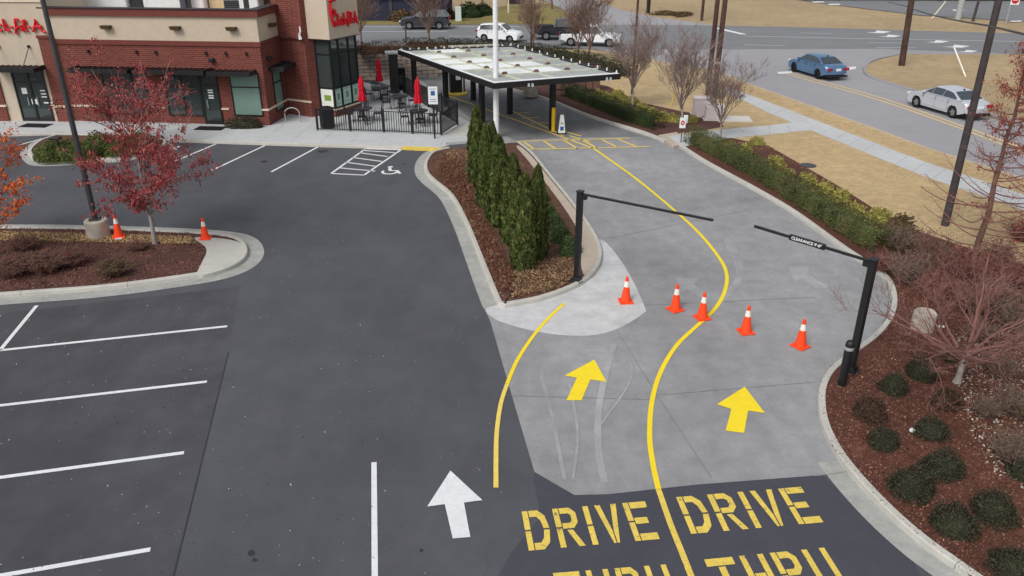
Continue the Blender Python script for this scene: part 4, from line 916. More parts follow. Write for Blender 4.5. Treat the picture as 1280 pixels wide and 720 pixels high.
def tree_meshes(seed, tw_mat, bark, leafmat=None, leaf_n=0, leaf_size=.1, leaf_min=2, droop=.3, **kw):
    tr, br = grow(seed, **kw); tm = MB(); tm.tube(tr[0], tr[1], 9); bm_ = MB()
    for pts, rr, lev in br: bm_.tube(pts, rr, 5 if lev < 2 else 3, cap=False)
    res = dict(trunk=mesh('trunk', tm, bark, 60), crown=mesh('crown', bm_, tw_mat))
    if leafmat:
        cand = [(p, lev) for pts, rr, lev in br if lev >= leaf_min for p in pts[1:]]
        C = np.array([tuple(random.choice(cand)[0]) for _ in range(leaf_n//7)]); C = np.repeat(C, 7, axis=0); C += RNG.normal(size=C.shape)*leaf_size*np.array([1.0, 1.0, .7])
        V_ = leaves(C, leaf_size, 0, None, .55, droop); res['leaf'] = quads_mesh('leaves', V_, leafmat)
    return res
def plant_tree(ms, loc, label, group=None, rz=0, s=1, name='bare_tree', z=.1):
    t = thing(name, label, 'tree', (loc[0], loc[1], z), rz, group); t.scale = (s,)*3 if not isinstance(s, tuple) else s
    link('trunk', ms['trunk'], t); link('crown', ms['crown'], t)
    if 'leaf' in ms: link('leaves', ms['leaf'], t)
    return t
# young bare street trees
bt_ = [tree_meshes(s, 'twig_grey', 'bark_grey', trunk_h=1.35, trunk_r=.07, height=4.3, spread=.42, n_main=12, levels=4, up=.9, tw=5, seglen=.35, first=.0, curve=.5, min_r=.007, wob=.09) for s in (3, 8)]
bt2 = [tree_meshes(s, 'twig_brown', 'bark_brown', trunk_h=1.2, trunk_r=.09, height=5.0, spread=.45, n_main=11, levels=4, up=.8, tw=5, seglen=.4, first=0, curve=.5, min_r=.009, wob=.09) for s in (21,)]
GBT = 'bare street trees'
plant_tree(bt_[0], G(790, 137, .11), 'slender bare tree beside the dark hedge, nearest the canopy', GBT, 0, 1.0)
plant_tree(bt_[1], G(855, 160, .11), 'bare tree with fine upright twigs behind the small red and white sign', GBT, 1.2, .98)
plant_tree(bt_[0], G(901, 174, .11), 'bare tree standing at the start of the side path by the hedge', GBT, 2.2, .78)
plant_tree(bt2[0], G(736, 78, .11), 'bare brown tree in front of the white pickup', GBT, .5, 1.0)
plant_tree(bt2[0], G(724, 74, .11), 'thin bare brown tree left of the white pickup, beside its larger neighbour', GBT, 2.5, .75)
plant_tree(bt2[0], G(668, 64, .11), 'bare brown tree behind the canopy roof near the black pickup', GBT, 1.5, .8)
plant_tree(bt2[0], G(538, 57, 0), 'bare tree before the dark parked car, left of the canopy', GBT, 2.9, .95)
plant_tree(bt2[0], G(452, 56, 0), 'bare tree just right of the glazed corner tower', GBT, 4.0, .85)
# red maple in the near island, second behind, orange tree at the edge
RM = tree_meshes(31, 'twig_grey', 'bark_grey', 'red_leaf', 9400, .095, 2, .5, trunk_h=1.9, trunk_r=.085, height=5.0, spread=.75, n_main=10, levels=3, up=.35, tw=4, seglen=.35, first=-.4, curve=.3, min_r=.008)
plant_tree(RM, G(194, 305, .1), 'red maple with drooping crimson leaves in the near kerbed island', None, .4, (.88, .88, 1.02), 'maple_tree')
RM2 = tree_meshes(37, 'twig_grey', 'bark_grey', 'red_leaf', 5200, .095, 2, .3, trunk_h=.5, trunk_r=.07, height=3.6, spread=.9, n_main=9, levels=3, up=.5, tw=4, seglen=.35, first=-.6, curve=.3, min_r=.008)
plant_tree(RM2, G(165, 183, .1), 'spreading red-leaved tree rising from the shrubs before the restaurant', None, 1.4, 1.15, 'maple_tree')
OM = tree_meshes(41, 'twig_grey', 'bark_grey', 'orange_leaf', 6500, .09, 2, .4, trunk_h=1.7, trunk_r=.09, height=4.3, spread=.8, n_main=10, levels=3, up=.3, tw=4, seglen=.35, first=-.4, curve=.3, min_r=.008)
plant_tree(OM, G(-14, 322, .1), 'orange-leaved maple reaching in at the left edge', None, .4, 1.12, 'maple_tree')
# bald cypress
def cypress(seed, h):
    rg = random.Random(seed); tm = MB(); pts = [Vector((rg.gauss(0, .03), rg.gauss(0, .03), h*i/12)) for i in range(13)]; tm.tube(pts, [.095*(1-i/13.5)+.012 for i in range(13)], 8)
    bm_ = MB(); tips = []
    for k in range(72):
        z = h*(.08+.9*k/72); a = rg.uniform(0, 6.28); L = (1-z/h)*2.9+.4; L *= rg.uniform(.6, 1.1); p = Vector((0, 0, z)); d = Vector((math.cos(a), math.sin(a), -.15)); pp = [p.copy()]
        for i in range(7): d = (d+Vector((rg.gauss(0, .08), rg.gauss(0, .08), .12))).normalized(); p = p+d*L/7; pp.append(p.copy())
        bm_.tube(pp, [.022*(1-i/8.5)+.003 for i in range(8)], 4, cap=False)
        for i in range(2, 8):
            for _ in range(2):
                dd = Vector((rg.gauss(0, 1), rg.gauss(0, 1), rg.gauss(-.1, .6))).normalized(); q = pp[i]+dd*rg.uniform(.15, .45); bm_.tube([pp[i], q], [.006, .003], 3, cap=False)
                tips.append((pp[i], q, z))
    C = []
    for a_, b2, z in tips:
        w_ = .75 if z > h*.55 else .10
        if rg.random() < w_*.7:
            for _ in range(14): C.append(tuple(a_.lerp(b2, rg.random()*1.2)+Vector((rg.gauss(0, .05), rg.gauss(0, .05), rg.gauss(-.03, .06)))))
    V_ = leaves(np.array(C), .085, 0, None, .4, .5)
    return dict(trunk=mesh('trunk', tm, 'bark_brown', 60), crown=mesh('crown', bm_, 'twig_red'), leaf=quads_mesh('leaves', V_, 'rust_leaf'))
plant_tree(cypress(4, 7.2), G(1216, 330, .12), 'tall thin cypress with rusty needle sprays right of the leaning-looking utility pole', None, 0, 1.0, 'cypress_tree')
plant_tree(cypress(9, 6.4), G(1296, 300, .12), 'rust-leaved cypress cut by the right edge of the picture', None, 2, 1.0, 'cypress_tree')
GB = tree_meshes(52, 'twig_red', 'bark_grey', trunk_h=.8, trunk_r=.075, height=3.1, spread=1.15, n_main=13, levels=4, up=.4, tw=5, seglen=.22, first=-.2, curve=.2, min_r=.003, wob=.16, rad_k=.55)
plant_tree(GB, G(1196, 478, .12), 'low spreading bare grey tree among the round shrubs', None, .6, 1.1, 'bare_tree', .12)
# twiggy dead shrubs
def twiggy(seed, r, h, n, mat, leafmat, nl, ls=.06):
    rg = random.Random(seed); mb = MB(); C = []
    for k in range(n):
        a = rg.uniform(0, 6.28); e = rg.random()**.6; p = Vector((rg.gauss(0, .1*r), rg.gauss(0, .1*r), 0)); d = Vector((math.cos(a)*e*r/h, math.sin(a)*e*r/h, 1)).normalized(); L = h*rg.uniform(.6, 1.1); pp = [p.copy()]
        for i in range(4): d = (d+Vector((rg.gauss(0, .14), rg.gauss(0, .14), -.02))).normalized(); p = p+d*L/4; pp.append(p.copy())
        mb.tube(pp, [.009, .007, .006, .005, .003], 3, cap=False)
        for i in range(1, 5):
            for _ in range(2): q = pp[i]+Vector((rg.gauss(0, .12*r), rg.gauss(0, .12*r), rg.uniform(0, .2*h))); mb.tube([pp[i], q], [.005, .002], 3, cap=False); C += [tuple(pp[i].lerp(q, rg.random())+Vector((rg.gauss(0, .03),)*3)) for _ in range(nl)]
    res = dict(stems=mesh('stems', mb, mat))
    if nl: res['leaf'] = quads_mesh('foliage', leaves(np.array(C), ls, 0, None, .55), leafmat)
    return res
TW2 = [twiggy(11, 1.0, .9, 130, 'twig_brown', 'brown_leaf', 2, .06), twiggy(12, 1.0, .85, 150, 'twig_red', 'wine_leaf', 2, .055), twiggy(13, 1.05, .95, 140, 'twig_grey', 'brown_green', 2, .06)]
def plant_twiggy(ms, loc, label, group, rz=0, s=1, name='twiggy_shrub', z=.1):
    t = thing(name, label, 'shrub', (loc[0], loc[1], z), rz, group); t.scale = (s,)*3 if not isinstance(s, tuple) else s; link('stems', ms['stems'], t)
    if 'leaf' in ms: link('foliage', ms['leaf'], t)
    return t
TW = [twiggy(1, 1.05, .75, 170, 'twig_brown', 'brown_leaf', 3, .055), twiggy(2, 1.05, .75, 170, 'twig_brown', 'wine_leaf', 3, .055), twiggy(3, 1.05, .8, 150, 'twig_brown', 'brown_green', 5, .07)]
for k, (px_, py_, s, v, lb) in enumerate([(18, 343, .95, 0, 'leftmost of the brown twiggy shrubs in the near island'), (58, 338, 1.0, 0, 'second brown twiggy shrub from the left in the near island'), (92, 330, .85, 1, 'wine-brown shrub just left of the light pole base in the near island'), (143, 343, .72, 2, 'olive-brown mounded shrub in front of the light pole base'), (-40, 345, 1, 0, 'brown twiggy shrub cut by the left edge of the near island'), (30, 312, .7, 1, 'low wine-brown shrub at the far kerb of the near island'), (172, 312, .5, 0, 'small brown shrub between the light pole and the maple trunk')]):
    plant_twiggy(TW[v], G(px_, py_, .1), lb, 'brown shrubs in the near island', k*1.1, (s*1.1, s*1.1, s*.85))
for k, (px_, py_, s, v, lb) in enumerate([(1125, 312, .9, 2, 'olive-brown shrub at the end of the long hedge'), (1165, 330, 1.1, 0, 'brown shrub near the foot of the big utility pole'), (1210, 352, 1.2, 1, 'wine-red shrub below the tall cypress'), (1262, 356, 1.2, 1, 'wine-red shrub right of the cypress trunk'), (1132, 352, 1.0, 2, 'olive shrub behind the concrete stump, left side'), (1172, 372, 1.0, 1, 'reddish shrub right behind the concrete stump'), (1225, 392, 1.15, 0, 'brown twiggy shrub upslope of the bare grey tree'), (1272, 412, 1.1, 2, 'olive-brown shrub at the right edge above the leaf litter'), (1100, 338, .7, 1, 'small reddish shrub between the hedge end and the kerb'), (1276, 300, .9, 1, 'wine-red shrub at the right edge beside the lawn'), (1245, 330, .9, 0, 'brown shrub behind the cypress beside the lawn')]):
    plant_twiggy(TW2[v], G(px_, py_, .12), lb, 'overgrown shrubs right of the lane', k*1.7, s)
for k, (px_, py_, s, lb) in enumerate([(1250, 470, .6, 'dry leafless clump beside the bare grey tree'), (1232, 520, .5, 'dry clump left of the right-edge boulder shrubs'), (1272, 520, .75, 'dry tangled clump at the right edge, middle height'), (1262, 575, .7, 'dry tangled clump at the right edge above the lowest shrubs'), (1222, 425, .6, 'dry clump behind the bare grey tree')]):
    plant_twiggy(TW2[2], G(px_, py_, .12), lb, 'dry clumps at the right edge', k*2.1, s)
# round dark shrubs
RS = [shrub_mesh('round_shrub', .5, .52, 3800, .05, 'dark_shrub', 5+k, .22, .38, .5, .68) for k in range(2)]+[shrub_mesh('round_shrub', .5, .5, 3800, .05, 'dark_shrub_rust', 9, .22, .38, .5, .68)]
for k, (px_, py_, r, v, lb) in enumerate([(1150, 470, 24, 0, 'round dark shrub beside the concrete stump'), (1117, 488, 23, 1, 'round dark shrub just right of the black bollard'), (1088, 519, 27, 2, 'rusty-topped round shrub nearest the lane kerb'), (1187, 448, 16, 0, 'small round shrub against the bare grey trunk'), (1181, 507, 24, 2, 'round brownish shrub just below the bare grey trunk'), (1163, 543, 26, 1, 'round shrub in the middle of the upper shrub group'), (1104, 557, 24, 0, 'loose green-tipped shrub near the kerb joint'), (1177, 590, 30, 1, 'round shrub behind and right of the widest one'), (1139, 612, 33, 0, 'wide round shrub close to the lower kerb'), (1241, 645, 33, 1, 'round shrub at the right, upslope of the pair'), (1190, 661, 33, 0, 'round shrub just below and between its neighbours at the lower right'), (1266, 716, 34, 1, 'round shrub cut by the lower right corner'), (1277, 594, 22, 0, 'round shrub half cut by the right edge')]):
    x, y = G(px_, py_, .12); d_ = math.hypot(y, CAM_H); place('round_shrub', RS[v], (x, y), lb, 'shrub', 'round dark shrubs', k*1.3, (r/FPX*d_/.5*(.84+.05*(k % 3)), r/FPX*d_/.5*(.9-.05*(k % 2)), r/FPX*d_/.5*(1.2-.08*(k % 3))), .1)
# arborvitae
def arbor(seed, h=3.0, r=.42):
    rg = np.random.default_rng(seed); n = 9000; z = rg.random(n)**.85*h; a = rg.random(n)*2*np.pi
    rr = r*np.clip(1-(z/h)**2.3, 0, 1)**.62*(.78+.22*np.minimum(1, z/.4)); lob = 1+.16*np.sin(a*5+z*1.3+seed)+.12*np.sin(a*9-z*3+seed*2); rr = rr*lob*(1-.3*rg.random(n)**2)
    P = np.stack([np.cos(a)*rr, np.sin(a)*rr, z+.03], 1); out = np.stack([np.cos(a), np.sin(a), np.full(n, .3)], 1)
    t_ = np.stack([-np.sin(a), np.cos(a), np.zeros(n)], 1); up = np.stack([np.cos(a)*.25, np.sin(a)*.25, np.ones(n)], 1)+rg.normal(size=(n, 3))*.25
    s = .10*rg.uniform(.6, 1.4, (n, 1)); tt = t_+rg.normal(size=(n, 3))*.5; V_ = np.stack([P-up*s*.6, P+tt*s*.35, P+up*s*.7, P-tt*s*.35], 1)
    q = quads_mesh('foliage', V_, 'arbor_leaf'); import bmesh
    mb = MB(); mb.lathe([(r*.5, .1), (r*.72, .5), (r*.66, h*.45), (r*.42, h*.72), (r*.15, h*.9)], 10); bm = bmesh.new(); bm.from_mesh(q); cm = bpy.data.meshes.new('c'); cm.from_pydata(mb.v, [], mb.f); bm.from_mesh(cm); bm.to_mesh(q); bm.free()
    return q
AV = [arbor(s) for s in (1, 2, 3)]; tkm = mesh('trunk', MB().tube([(0, 0, 0), (0, 0, .3)], [.06, .05], 8), 'bark_brown')
for k, (px_, yb, yt, hw, lb) in enumerate([(597, 232, 134, 13.5, 'farthest conical evergreen of the row, tallest looking, beside the patio'), (616, 246, 153, 11, 'slim evergreen squeezed behind the second one'), (609, 262, 157, 15, 'second conical evergreen from the far end of the row'), (624, 281, 172, 18, 'third conical evergreen from the far end of the row'), (641, 303, 195, 18, 'fourth conical evergreen from the far end of the row'), (671, 322, 209, 15, 'evergreen on the lane side at the near end, beside the box balls'), (655, 336, 219, 20, 'nearest conical evergreen of the row')]):
    x, y = G(px_, yb, .1); h = ZAT(yt, y)-.1; rr = hw/FPX*math.hypot(y, CAM_H-1.2)/.42*.84
    t = thing('conical_evergreen', lb, 'tree', (x, y, .1), k*1.1, 'row of conical evergreens'); t.scale = (rr, rr, h/3.0); link('trunk', tkm, t); link('foliage', AV[k % 3], t)
BXM = shrub_mesh('box_ball', .5, .75, 2400, .07, 'box_leaf', 3, .12, .25)
for k, (px_, py_, s, lb) in enumerate([(712, 316, .84, 'nearest round box ball beside the left gantry post'), (700, 301, .84, 'second round box ball from the gantry post'), (692, 284, .8, 'third round box ball from the gantry post'), (685, 270, .75, 'fourth round box ball from the gantry post, beside the evergreens'), (676, 250, .7, 'farthest round box ball on the lane side of the evergreens')]):
    place('box_ball', BXM, G(px_, py_, .1), lb, 'shrub', 'round box balls in the central bed', k, s)
# hedges: clipped, long
def hedge(path, w_, h, mat, label, dens=420, size=.085, z=.12, irr=.1):
    P = resample(path, .4); base_ = P[0]; t = thing('hedge', label, 'hedge', (base_[0], base_[1], z)); mb = MB(); cw = w_*.24
    for a, b_ in list(zip(P, P[1:]))[1:-2]:
        dx, dy = b_[0]-a[0], b_[1]-a[1]; mb.box((a[0]+b_[0])/2-base_[0], (a[1]+b_[1])/2-base_[1], 0, math.hypot(dx, dy)+.02, cw*2, h*.62, math.atan2(dy, dx))
    obj('inner_stems', mb, mat, t)
    Ls = sum(math.hypot(b_[0]-a[0], b_[1]-a[1]) for a, b_ in zip(P, P[1:])); n = int(dens*Ls); C = []; O = []
    pv = np.array(P); seg = np.random.default_rng(7).integers(0, len(P)-1, n); tt = RNG.random(n)
    A = pv[seg]; B = pv[seg+1]; ctr = A+(B-A)*tt[:, None]; d = (B-A); d /= np.linalg.norm(d, axis=1, keepdims=True)+1e-9; nr = np.stack([-d[:, 1], d[:, 0]], 1)
    s = np.cumsum([0]+[math.hypot(b_[0]-a[0], b_[1]-a[1]) for a, b_ in zip(P, P[1:])]); along = s[seg]+tt*.4
    lumps = np.abs(np.sin(along*2.6))**.6; wv = .84+.2*lumps+irr*.8*np.sin(along*5.1+1); side = RNG.random(n); ang = RNG.random(n)*np.pi
    ca, sa = np.cos(ang), np.sin(ang); ex = .62; cx_ = np.sign(ca)*np.abs(ca)**ex; sz_ = np.abs(sa)**ex
    sh = 1-.25*RNG.random(n)**2; off = cx_*w_/2*wv*sh; zz = sz_*h*(.9+.14*lumps+.5*irr*np.sin(along*3.7+2))*sh; zz = np.where(RNG.random(n) < .35, zz*RNG.random(n), zz)
    Pn = np.stack([ctr[:, 0]+nr[:, 0]*off-base_[0], ctr[:, 1]+nr[:, 1]*off-base_[1], np.clip(zz, .02, None)], 1); out = np.stack([nr[:, 0]*cx_, nr[:, 1]*cx_, sz_], 1)
    link('foliage', quads_mesh('foliage', leaves(Pn, size, .2, out*.8, .6), mat), t); return t
hedge(smooth(GP([(862, 176), (906, 198), (952, 223), (1008, 258), (1058, 290), (1104, 316)], .12), 5), .92, .85, 'hedge_leaf', 'long olive-green clipped hedge along the right lane kerb', 2000, .055, .12, .05)
hedge(smooth(GP([(706, 118), (745, 133), (790, 151), (824, 162)], .12), 5), .95, .85, 'hedge_dark', 'dark green clipped hedge right of the canopy', 1700, .055, .12, .04)
hedge(smooth(GP([(438, 66), (500, 67), (560, 67)], 1.9), 4), 1.2, .75, 'dark_shrub_rust', 'dark brown-black hedge on top of the stone wall', 420, .11, 1.9)
hedge(smooth(GP([(505, 61), (580, 62.5), (640, 65), (700, 73), (745, 84), (790, 97)], .1), 4), 1.2, .9, 'dark_shrub', 'dark low hedge running behind the canopy roof', 400, .12, .1)
BLK = shrub_mesh('wall_shrub', .5, .9, 2000, .08, 'dark_shrub', 13, .15, .3)
tag(link('wall_shrub', BLK), 'dark clipped shrub under the window by the corner of the brick wall', 'shrub'); o = COL.objects['wall_shrub']; xx, yy = G(306, 160, .14); o.location = (xx, yy+.1, .12); o.scale = (2.2, .8, .75)
MU = [shrub_mesh('mustard_shrub', .5, .55, 1500, .085, 'mustard_leaf', 20+k, .25, .4) for k in range(2)]
far_m = [(748, 119), (759, 124), (772, 122), (778, 131), (790, 129), (800, 138), (815, 143), (842, 152), (828, 150), (866, 152)]
fm_lab = ['mustard shrub by the canopy corner', 'mustard shrub second from the canopy', 'mustard shrub left of the first bare street tree', 'mustard shrub in front of the first bare street tree', 'mustard shrub just right of the first bare street tree', 'mustard shrub on the lawn edge behind the dark hedge', 'mustard shrub above the right end of the dark hedge', 'mustard shrub left of the white utility boxes', 'mustard shrub at the end of the dark hedge', 'mustard shrub touching the white utility boxes']
for k, (px_, py_) in enumerate(far_m): place('mustard_shrub', MU[k % 2], G(px_, py_, .12), fm_lab[k], 'shrub', 'mustard shrubs beside the hedges', k, .8+.1*(k % 3))
near_m = [(931, 190, .9), (946, 180, .8), (968, 207, .95), (985, 222, .85), (1007, 228, .9), (1028, 240, .95), (1050, 250, .95), (1068, 268, .95), (1098, 276, 1.05), (913, 186, .8), (1000, 245, .7)]
nm_lab = ['mustard shrub second in the row behind the long hedge', 'mustard shrub on the lawn edge beside the side path', 'mustard shrub above the far third of the long hedge', 'mustard shrub left of the drain cover in the lawn', 'mustard shrub just below the drain cover in the lawn', 'mustard shrub halfway along the long hedge', 'mustard shrub fourth from the near end of the long hedge', 'mustard shrub third from the near end, close to the hedge', 'bright mustard shrub nearest the near end of the long hedge', 'mustard shrub beside the trunk at the side path', 'small mustard shrub tucked against the middle of the long hedge']
for k, (px_, py_, s) in enumerate(near_m): place('mustard_shrub', MU[k % 2], G(px_, py_, .12), nm_lab[k], 'shrub', 'mustard shrubs beside the hedges', k, s*1.0)
BR = shrub_mesh('brown_shrub', .5, .6, 1300, .08, 'brown_green', 33, .25, .45); place('brown_shrub', BR, G(1123, 288, .12), 'tan-brown shrub past the last mustard shrub', 'shrub', None, 0, 1.2); place('brown_shrub', BR, G(1108, 300, .12), 'tan-brown shrub tucked at the near end of the long hedge', 'shrub', None, 1, 1.0)
GS = shrub_mesh('green_shrub', .5, .62, 3600, .05, 'green_leaf', 41, .2, .35)
for k, (px_, py_, s, lb) in enumerate([(66, 199, 1.2, 'leftmost green shrub in the island before the restaurant'), (84, 198, 1.2, 'second green shrub in the island before the restaurant'), (104, 199, 1.1, 'green shrub in front of the black light pole'), (128, 190, 1.3, 'green shrub left of the red tree stems'), (152, 192, 1.2, 'green shrub at the foot of the red tree'), (178, 187, 1.2, 'rightmost green shrub in the island before the restaurant')]):
    place('green_shrub', GS, G(px_, py_, .1), lb, 'shrub', 'green shrubs before the restaurant', k, s*1.35)
# low red-brown ground cover and straw in the central bed
def scatter(name, poly, n, size, mat, label, z=.13, up=1.5, h=.0, aspect=.5, avoid=()):
    pts = [rand_in(poly) for _ in range(n)]; pts = np.array([p+(z+random.random()*h,) for p in pts if not any(inside(p[0], p[1], q) for q in avoid)]); o = link(name, quads_mesh(name, leaves(pts, size, up, None, aspect), mat)); return tag(o, label, None, None, 'stuff')
left_strip = GP([(548, 200), (570, 198), (590, 235), (612, 285), (640, 345), (640, 368), (624, 368), (600, 310), (575, 255), (545, 220)], .1)
scatter('ground_cover', left_strip, 16000, .075, 'brown_leaf', 'low red-brown ground cover in the central bed', .1, -.1, .24, .3)
scatter('dry_grass', GP([(640, 345), (680, 328), (715, 325), (722, 345), (700, 362), (640, 374)], .1), 3500, .12, 'straw', 'dry straw at the near tip of the central bed', .1, .2, .15, .2)
scatter('dry_twigs', left_strip, 2600, .14, 'straw', 'dry straw-coloured stems among the ground cover of the central bed', .12, -.2, .25, .12)
scatter('dry_grass', GP([(556, 193), (585, 190), (590, 205), (560, 205)], .1), 500, .1, 'straw', 'dry straw at the far tip of the central bed', .1, .2, .25, .2)
scatter('turf_strip', GP([(-200, 291), (0, 290), (240, 296), (246, 305), (200, 305), (0, 301), (-200, 301)], .1), 9000, .08, 'tan_turf', 'dry tan grass along the far kerb of the near island', .1, .2, .06, .3)
scatter('mulch_chips', bed_l, 12000, .07, 'chips', 'bark chips of the near island', avoid=(TIP,))
scatter('mulch_chips', bed_c, 5000, .07, 'chips', 'bark chips of the central bed', avoid=(strip,))
brn = [p for p in bedR if p[1] < 26 and p[0] < 22]
scatter('leaf_litter', GP([(1090, 440), (1130, 345), (1290, 330), (1290, 760), (1210, 720), (1045, 560), (1036, 490)], .12), 450, .06, 'straw', 'pale leaves and straw lying in the bed right of the lane', .15)
scatter('mulch_chips', GP([(1090, 440), (1130, 330), (1290, 330), (1290, 760), (1210, 720), (1040, 560), (1028, 490)], .12), 26000, .055, 'chips', 'bark chips of the bed right of the lane', .135)
scatter('leaf_litter', GP([(1190, 420), (1290, 400), (1290, 620), (1225, 580), (1200, 500)], .12), 1500, .07, 'litter', 'pale fallen leaves on the right slope', .15)
scatter('leaf_litter', GP([(0, 300), (200, 300), (400, 260), (600, 400), (640, 600), (560, 720), (0, 720)]), 520, .045, 'litter', 'scattered pale leaves on the asphalt', .012)
scatter('leaf_litter', GP([(0, 380), (340, 345), (330, 300), (100, 215), (560, 230), (600, 420), (600, 720), (0, 720)]), 380, .05, 'litter_dark', 'scattered brown leaves on the asphalt', .012)
scatter('mulch_chips', offset(rk, .02)[40:]+offset(rk, .17)[40:][::-1], 160, .045, 'chips', 'bark chips spilt over the right kerb', .155)
scatter('leaf_litter', [p for p in offset(li, -.3)], 260, .05, 'litter_dark', 'brown leaves around the near island kerb', .02)

scatter('grass_tufts', GP([(905, 182), (1000, 165), (1155, 222), (1290, 268), (1290, 330), (1110, 268), (960, 190)], .11), 9000, .055, 'tan_turf', 'dry tan grass of the lawn between hedge and path', .115, .3, .03, .25)
scatter('grass_tufts', GP([(930, 106), (970, 121), (1088, 163), (1158, 189), (1290, 230), (1290, 242), (1155, 200), (1045, 158), (970, 129), (926, 113)], .11), 3500, .07, 'tan_turf', 'dry tan grass of the verge beside the side road', .115, .3, .04, .25)
# ================================================================== STREET FURNITURE
def cone_proto():
    t = thing('traffic_cone', 'x', 'traffic cone')
    obj('base', MB().box(0, 0, 0, .37, .37, .035, bevel=.012), 'cone_orange', t)
    obj('body', MB().lathe([(.145, .035), (.137, .06), (.073, .46)], 20), 'cone_orange', t, 50); obj('reflective_band', MB().lathe([(.0745, .46), (.0755, .461), (.052, .62), (.05, .62)], 20), 'cone_white', t, 50)
    obj('tip', MB().lathe([(.05, .62), (.038, .70), (.04, .705), (.032, .74), (.02, .75)], 20), 'cone_orange', t, 50); return t
CN = cone_proto()
cl_ = [(782, 379, 'traffic cone farthest left in the row across the lanes, on the pale apron', .1, 1.09), (844, 389, 'traffic cone second from the left across the lanes', .5, 1.09), (877.5, 399.5, 'traffic cone standing on the yellow lane line', .3, 1.09), (932, 417, 'traffic cone fourth from the left across the lanes', .15, 1.09), (1000, 435, 'traffic cone farthest right in the row, nearest the right kerb', .6, 1.09), (257, 300, 'traffic cone on the concrete tip of the near island', .1, 1.02), (149, 298, 'traffic cone beside the concrete base of the black light pole', .4, 1.1)]
for k, (px_, py_, lb, rz, s) in enumerate(cl_):
    z = .125 if k >= 5 else .012; x, y = G(px_, py_-2, z)
    if k == 0: CN.location = (x, y, z); CN.rotation_euler.z = rz; CN.scale = (s,)*3; tag(CN, lb, 'traffic cone', 'orange traffic cones')
    else: dup(CN, (x, y, z), rz, lb, s)
# clearance gantries
x0, y0 = G(721, 351, .1); x1, y1 = G(1063, 463, .12)
def gantry(x, y, z0, h, endx, endy, label, txt):
    t = thing('clearance_gantry', label, 'gantry', (x, y, z0)); a = math.atan2(endy-y, endx-x); L = math.hypot(endx-x, endy-y)
    obj('base_plate', MB().box(0, 0, 0, .36, .36, .03, a, bevel=.006), 'black_metal', t); obj('base_cover', MB().box(0, 0, .03, .27, .27, .12, a, taper=.8), 'black_metal', t)
    for sx_ in (-1, 1):
        for sy_ in (-1, 1): obj('bolt', MB().lathe([(.018, .03), (.018, .07)], 6, sx_*.15, sy_*.15), 'dark_metal', t)
    obj('post', MB().box(0, 0, .05, .165, .165, h-.05, a, bevel=.012), 'black_metal', t)
    obj('post_cap', MB().box(0, 0, h, .2, .2, .04, a, bevel=.01), 'black_metal', t); obj('bracket', MB().box(math.cos(a)*.12, math.sin(a)*.12, h-.2, .2, .12, .12, a), 'black_metal', t)
    o = obj('clearance_bar', MB().box(math.cos(a)*L/2, math.sin(a)*L/2, h-.085, L, .065, .065, a, bevel=.008), 'black_metal', t)
    return t, a, L
ex = (XAT(893, 273, y0+.0+.0), 0)
# far ends of the bars lie at the bar's height
zb = ZAT(240, y0)-.1; e0 = G(892, 273, zb+.1); gl = gantry(x0, y0, .1, zb, e0[0], e0[1], 'left black clearance gantry with its bar reaching right over the lane', None)
zb1 = ZAT(325, y1)-.12; e1 = G(943, 283, zb1+.12-.06); gR = gantry(x1, y1, .12, zb1, e1[0], e1[1], 'right black clearance gantry carrying white clearance lettering', None)
def text_obj(txt, size, mat, parent, loc, rot, name, ext=.004):
    cu = bpy.data.curves.new(name, 'FONT'); cu.body = txt; cu.size = size; cu.extrude = ext; cu.align_x = 'CENTER'; cu.align_y = 'CENTER'; cu.offset = .002
    to = bpy.data.objects.new('tmp', cu); COL.objects.link(to); dg = bpy.context.evaluated_depsgraph_get(); me = bpy.data.meshes.new_from_object(to.evaluated_get(dg)); bpy.data.objects.remove(to)
    me.name = name; me.materials.clear(); me.materials.append(MATS[mat]); o = link(name, me, parent); o.location = loc; o.rotation_euler = rot; return o
t, a, L = gR
s = L*.53
obj('sign_strip', MB().box(math.cos(a)*s, math.sin(a)*s, zb1-.12, .95, .08, .14, a, bevel=.004), 'black_metal', t)
nx, ny = math.sin(a), -math.cos(a)
if ny > 0: nx, ny = -nx, -ny
text_obj("CLEARANCE 9'-0\"", .105, 'white_metal', t, (math.cos(a)*s+nx*.046, math.sin(a)*s+ny*.046, zb1-.045), (R(90), 0, math.atan2(nx, -ny)), 'clearance_lettering')
# black bollard
x, y = G(1052, 481, .12)
t = thing('black_bollard', 'short black bollard with a pale ring in front of the right gantry post', 'bollard', (x, y, .12)); x, y = t.location.x, t.location.y
obj('tube', MB().lathe([(.1, 0), (.1, 1.12), (.085, 1.19), (.05, 1.22)], 16), 'black_metal', t, 50); obj('ring', MB().lathe([(.102, .98), (.106, .99), (.106, 1.05), (.102, 1.06)], 16), 'grey_metal', t)
# light poles
def lightpole(px_, py_, label, mat, basey, r, h, head=True, baseh=0, zt=.1):
    x, y = G(px_, py_, zt); t = thing('light_pole', label, 'light pole', (x, y, zt))
    if baseh: obj('concrete_base', MB().lathe([(.38, 0), (.38, baseh-.03), (.35, baseh)], 20), 'boulder', t, 40)
    obj('base_plate', MB().box(0, 0, baseh, .34, .34, .04, .3), mat, t)
    for sx_ in (-1, 1):
        for sy_ in (-1, 1): obj('bolt', MB().lathe([(.02, 0), (.02, .1)], 6, sx_*.13, sy_*.13, baseh), 'dark_metal', t)
    obj('shaft', MB().tube([(0, 0, baseh+.02), (0, 0, h)], [r*1.15, r*.8], 12), mat, t, 50)
    if head:
        obj('arm', MB().box(0, -.35, h-.12, .08, .7, .08), mat, t); obj('lamp_head', MB().box(0, -.85, h-.14, .35, .6, .12, bevel=.02), mat, t)
    return t
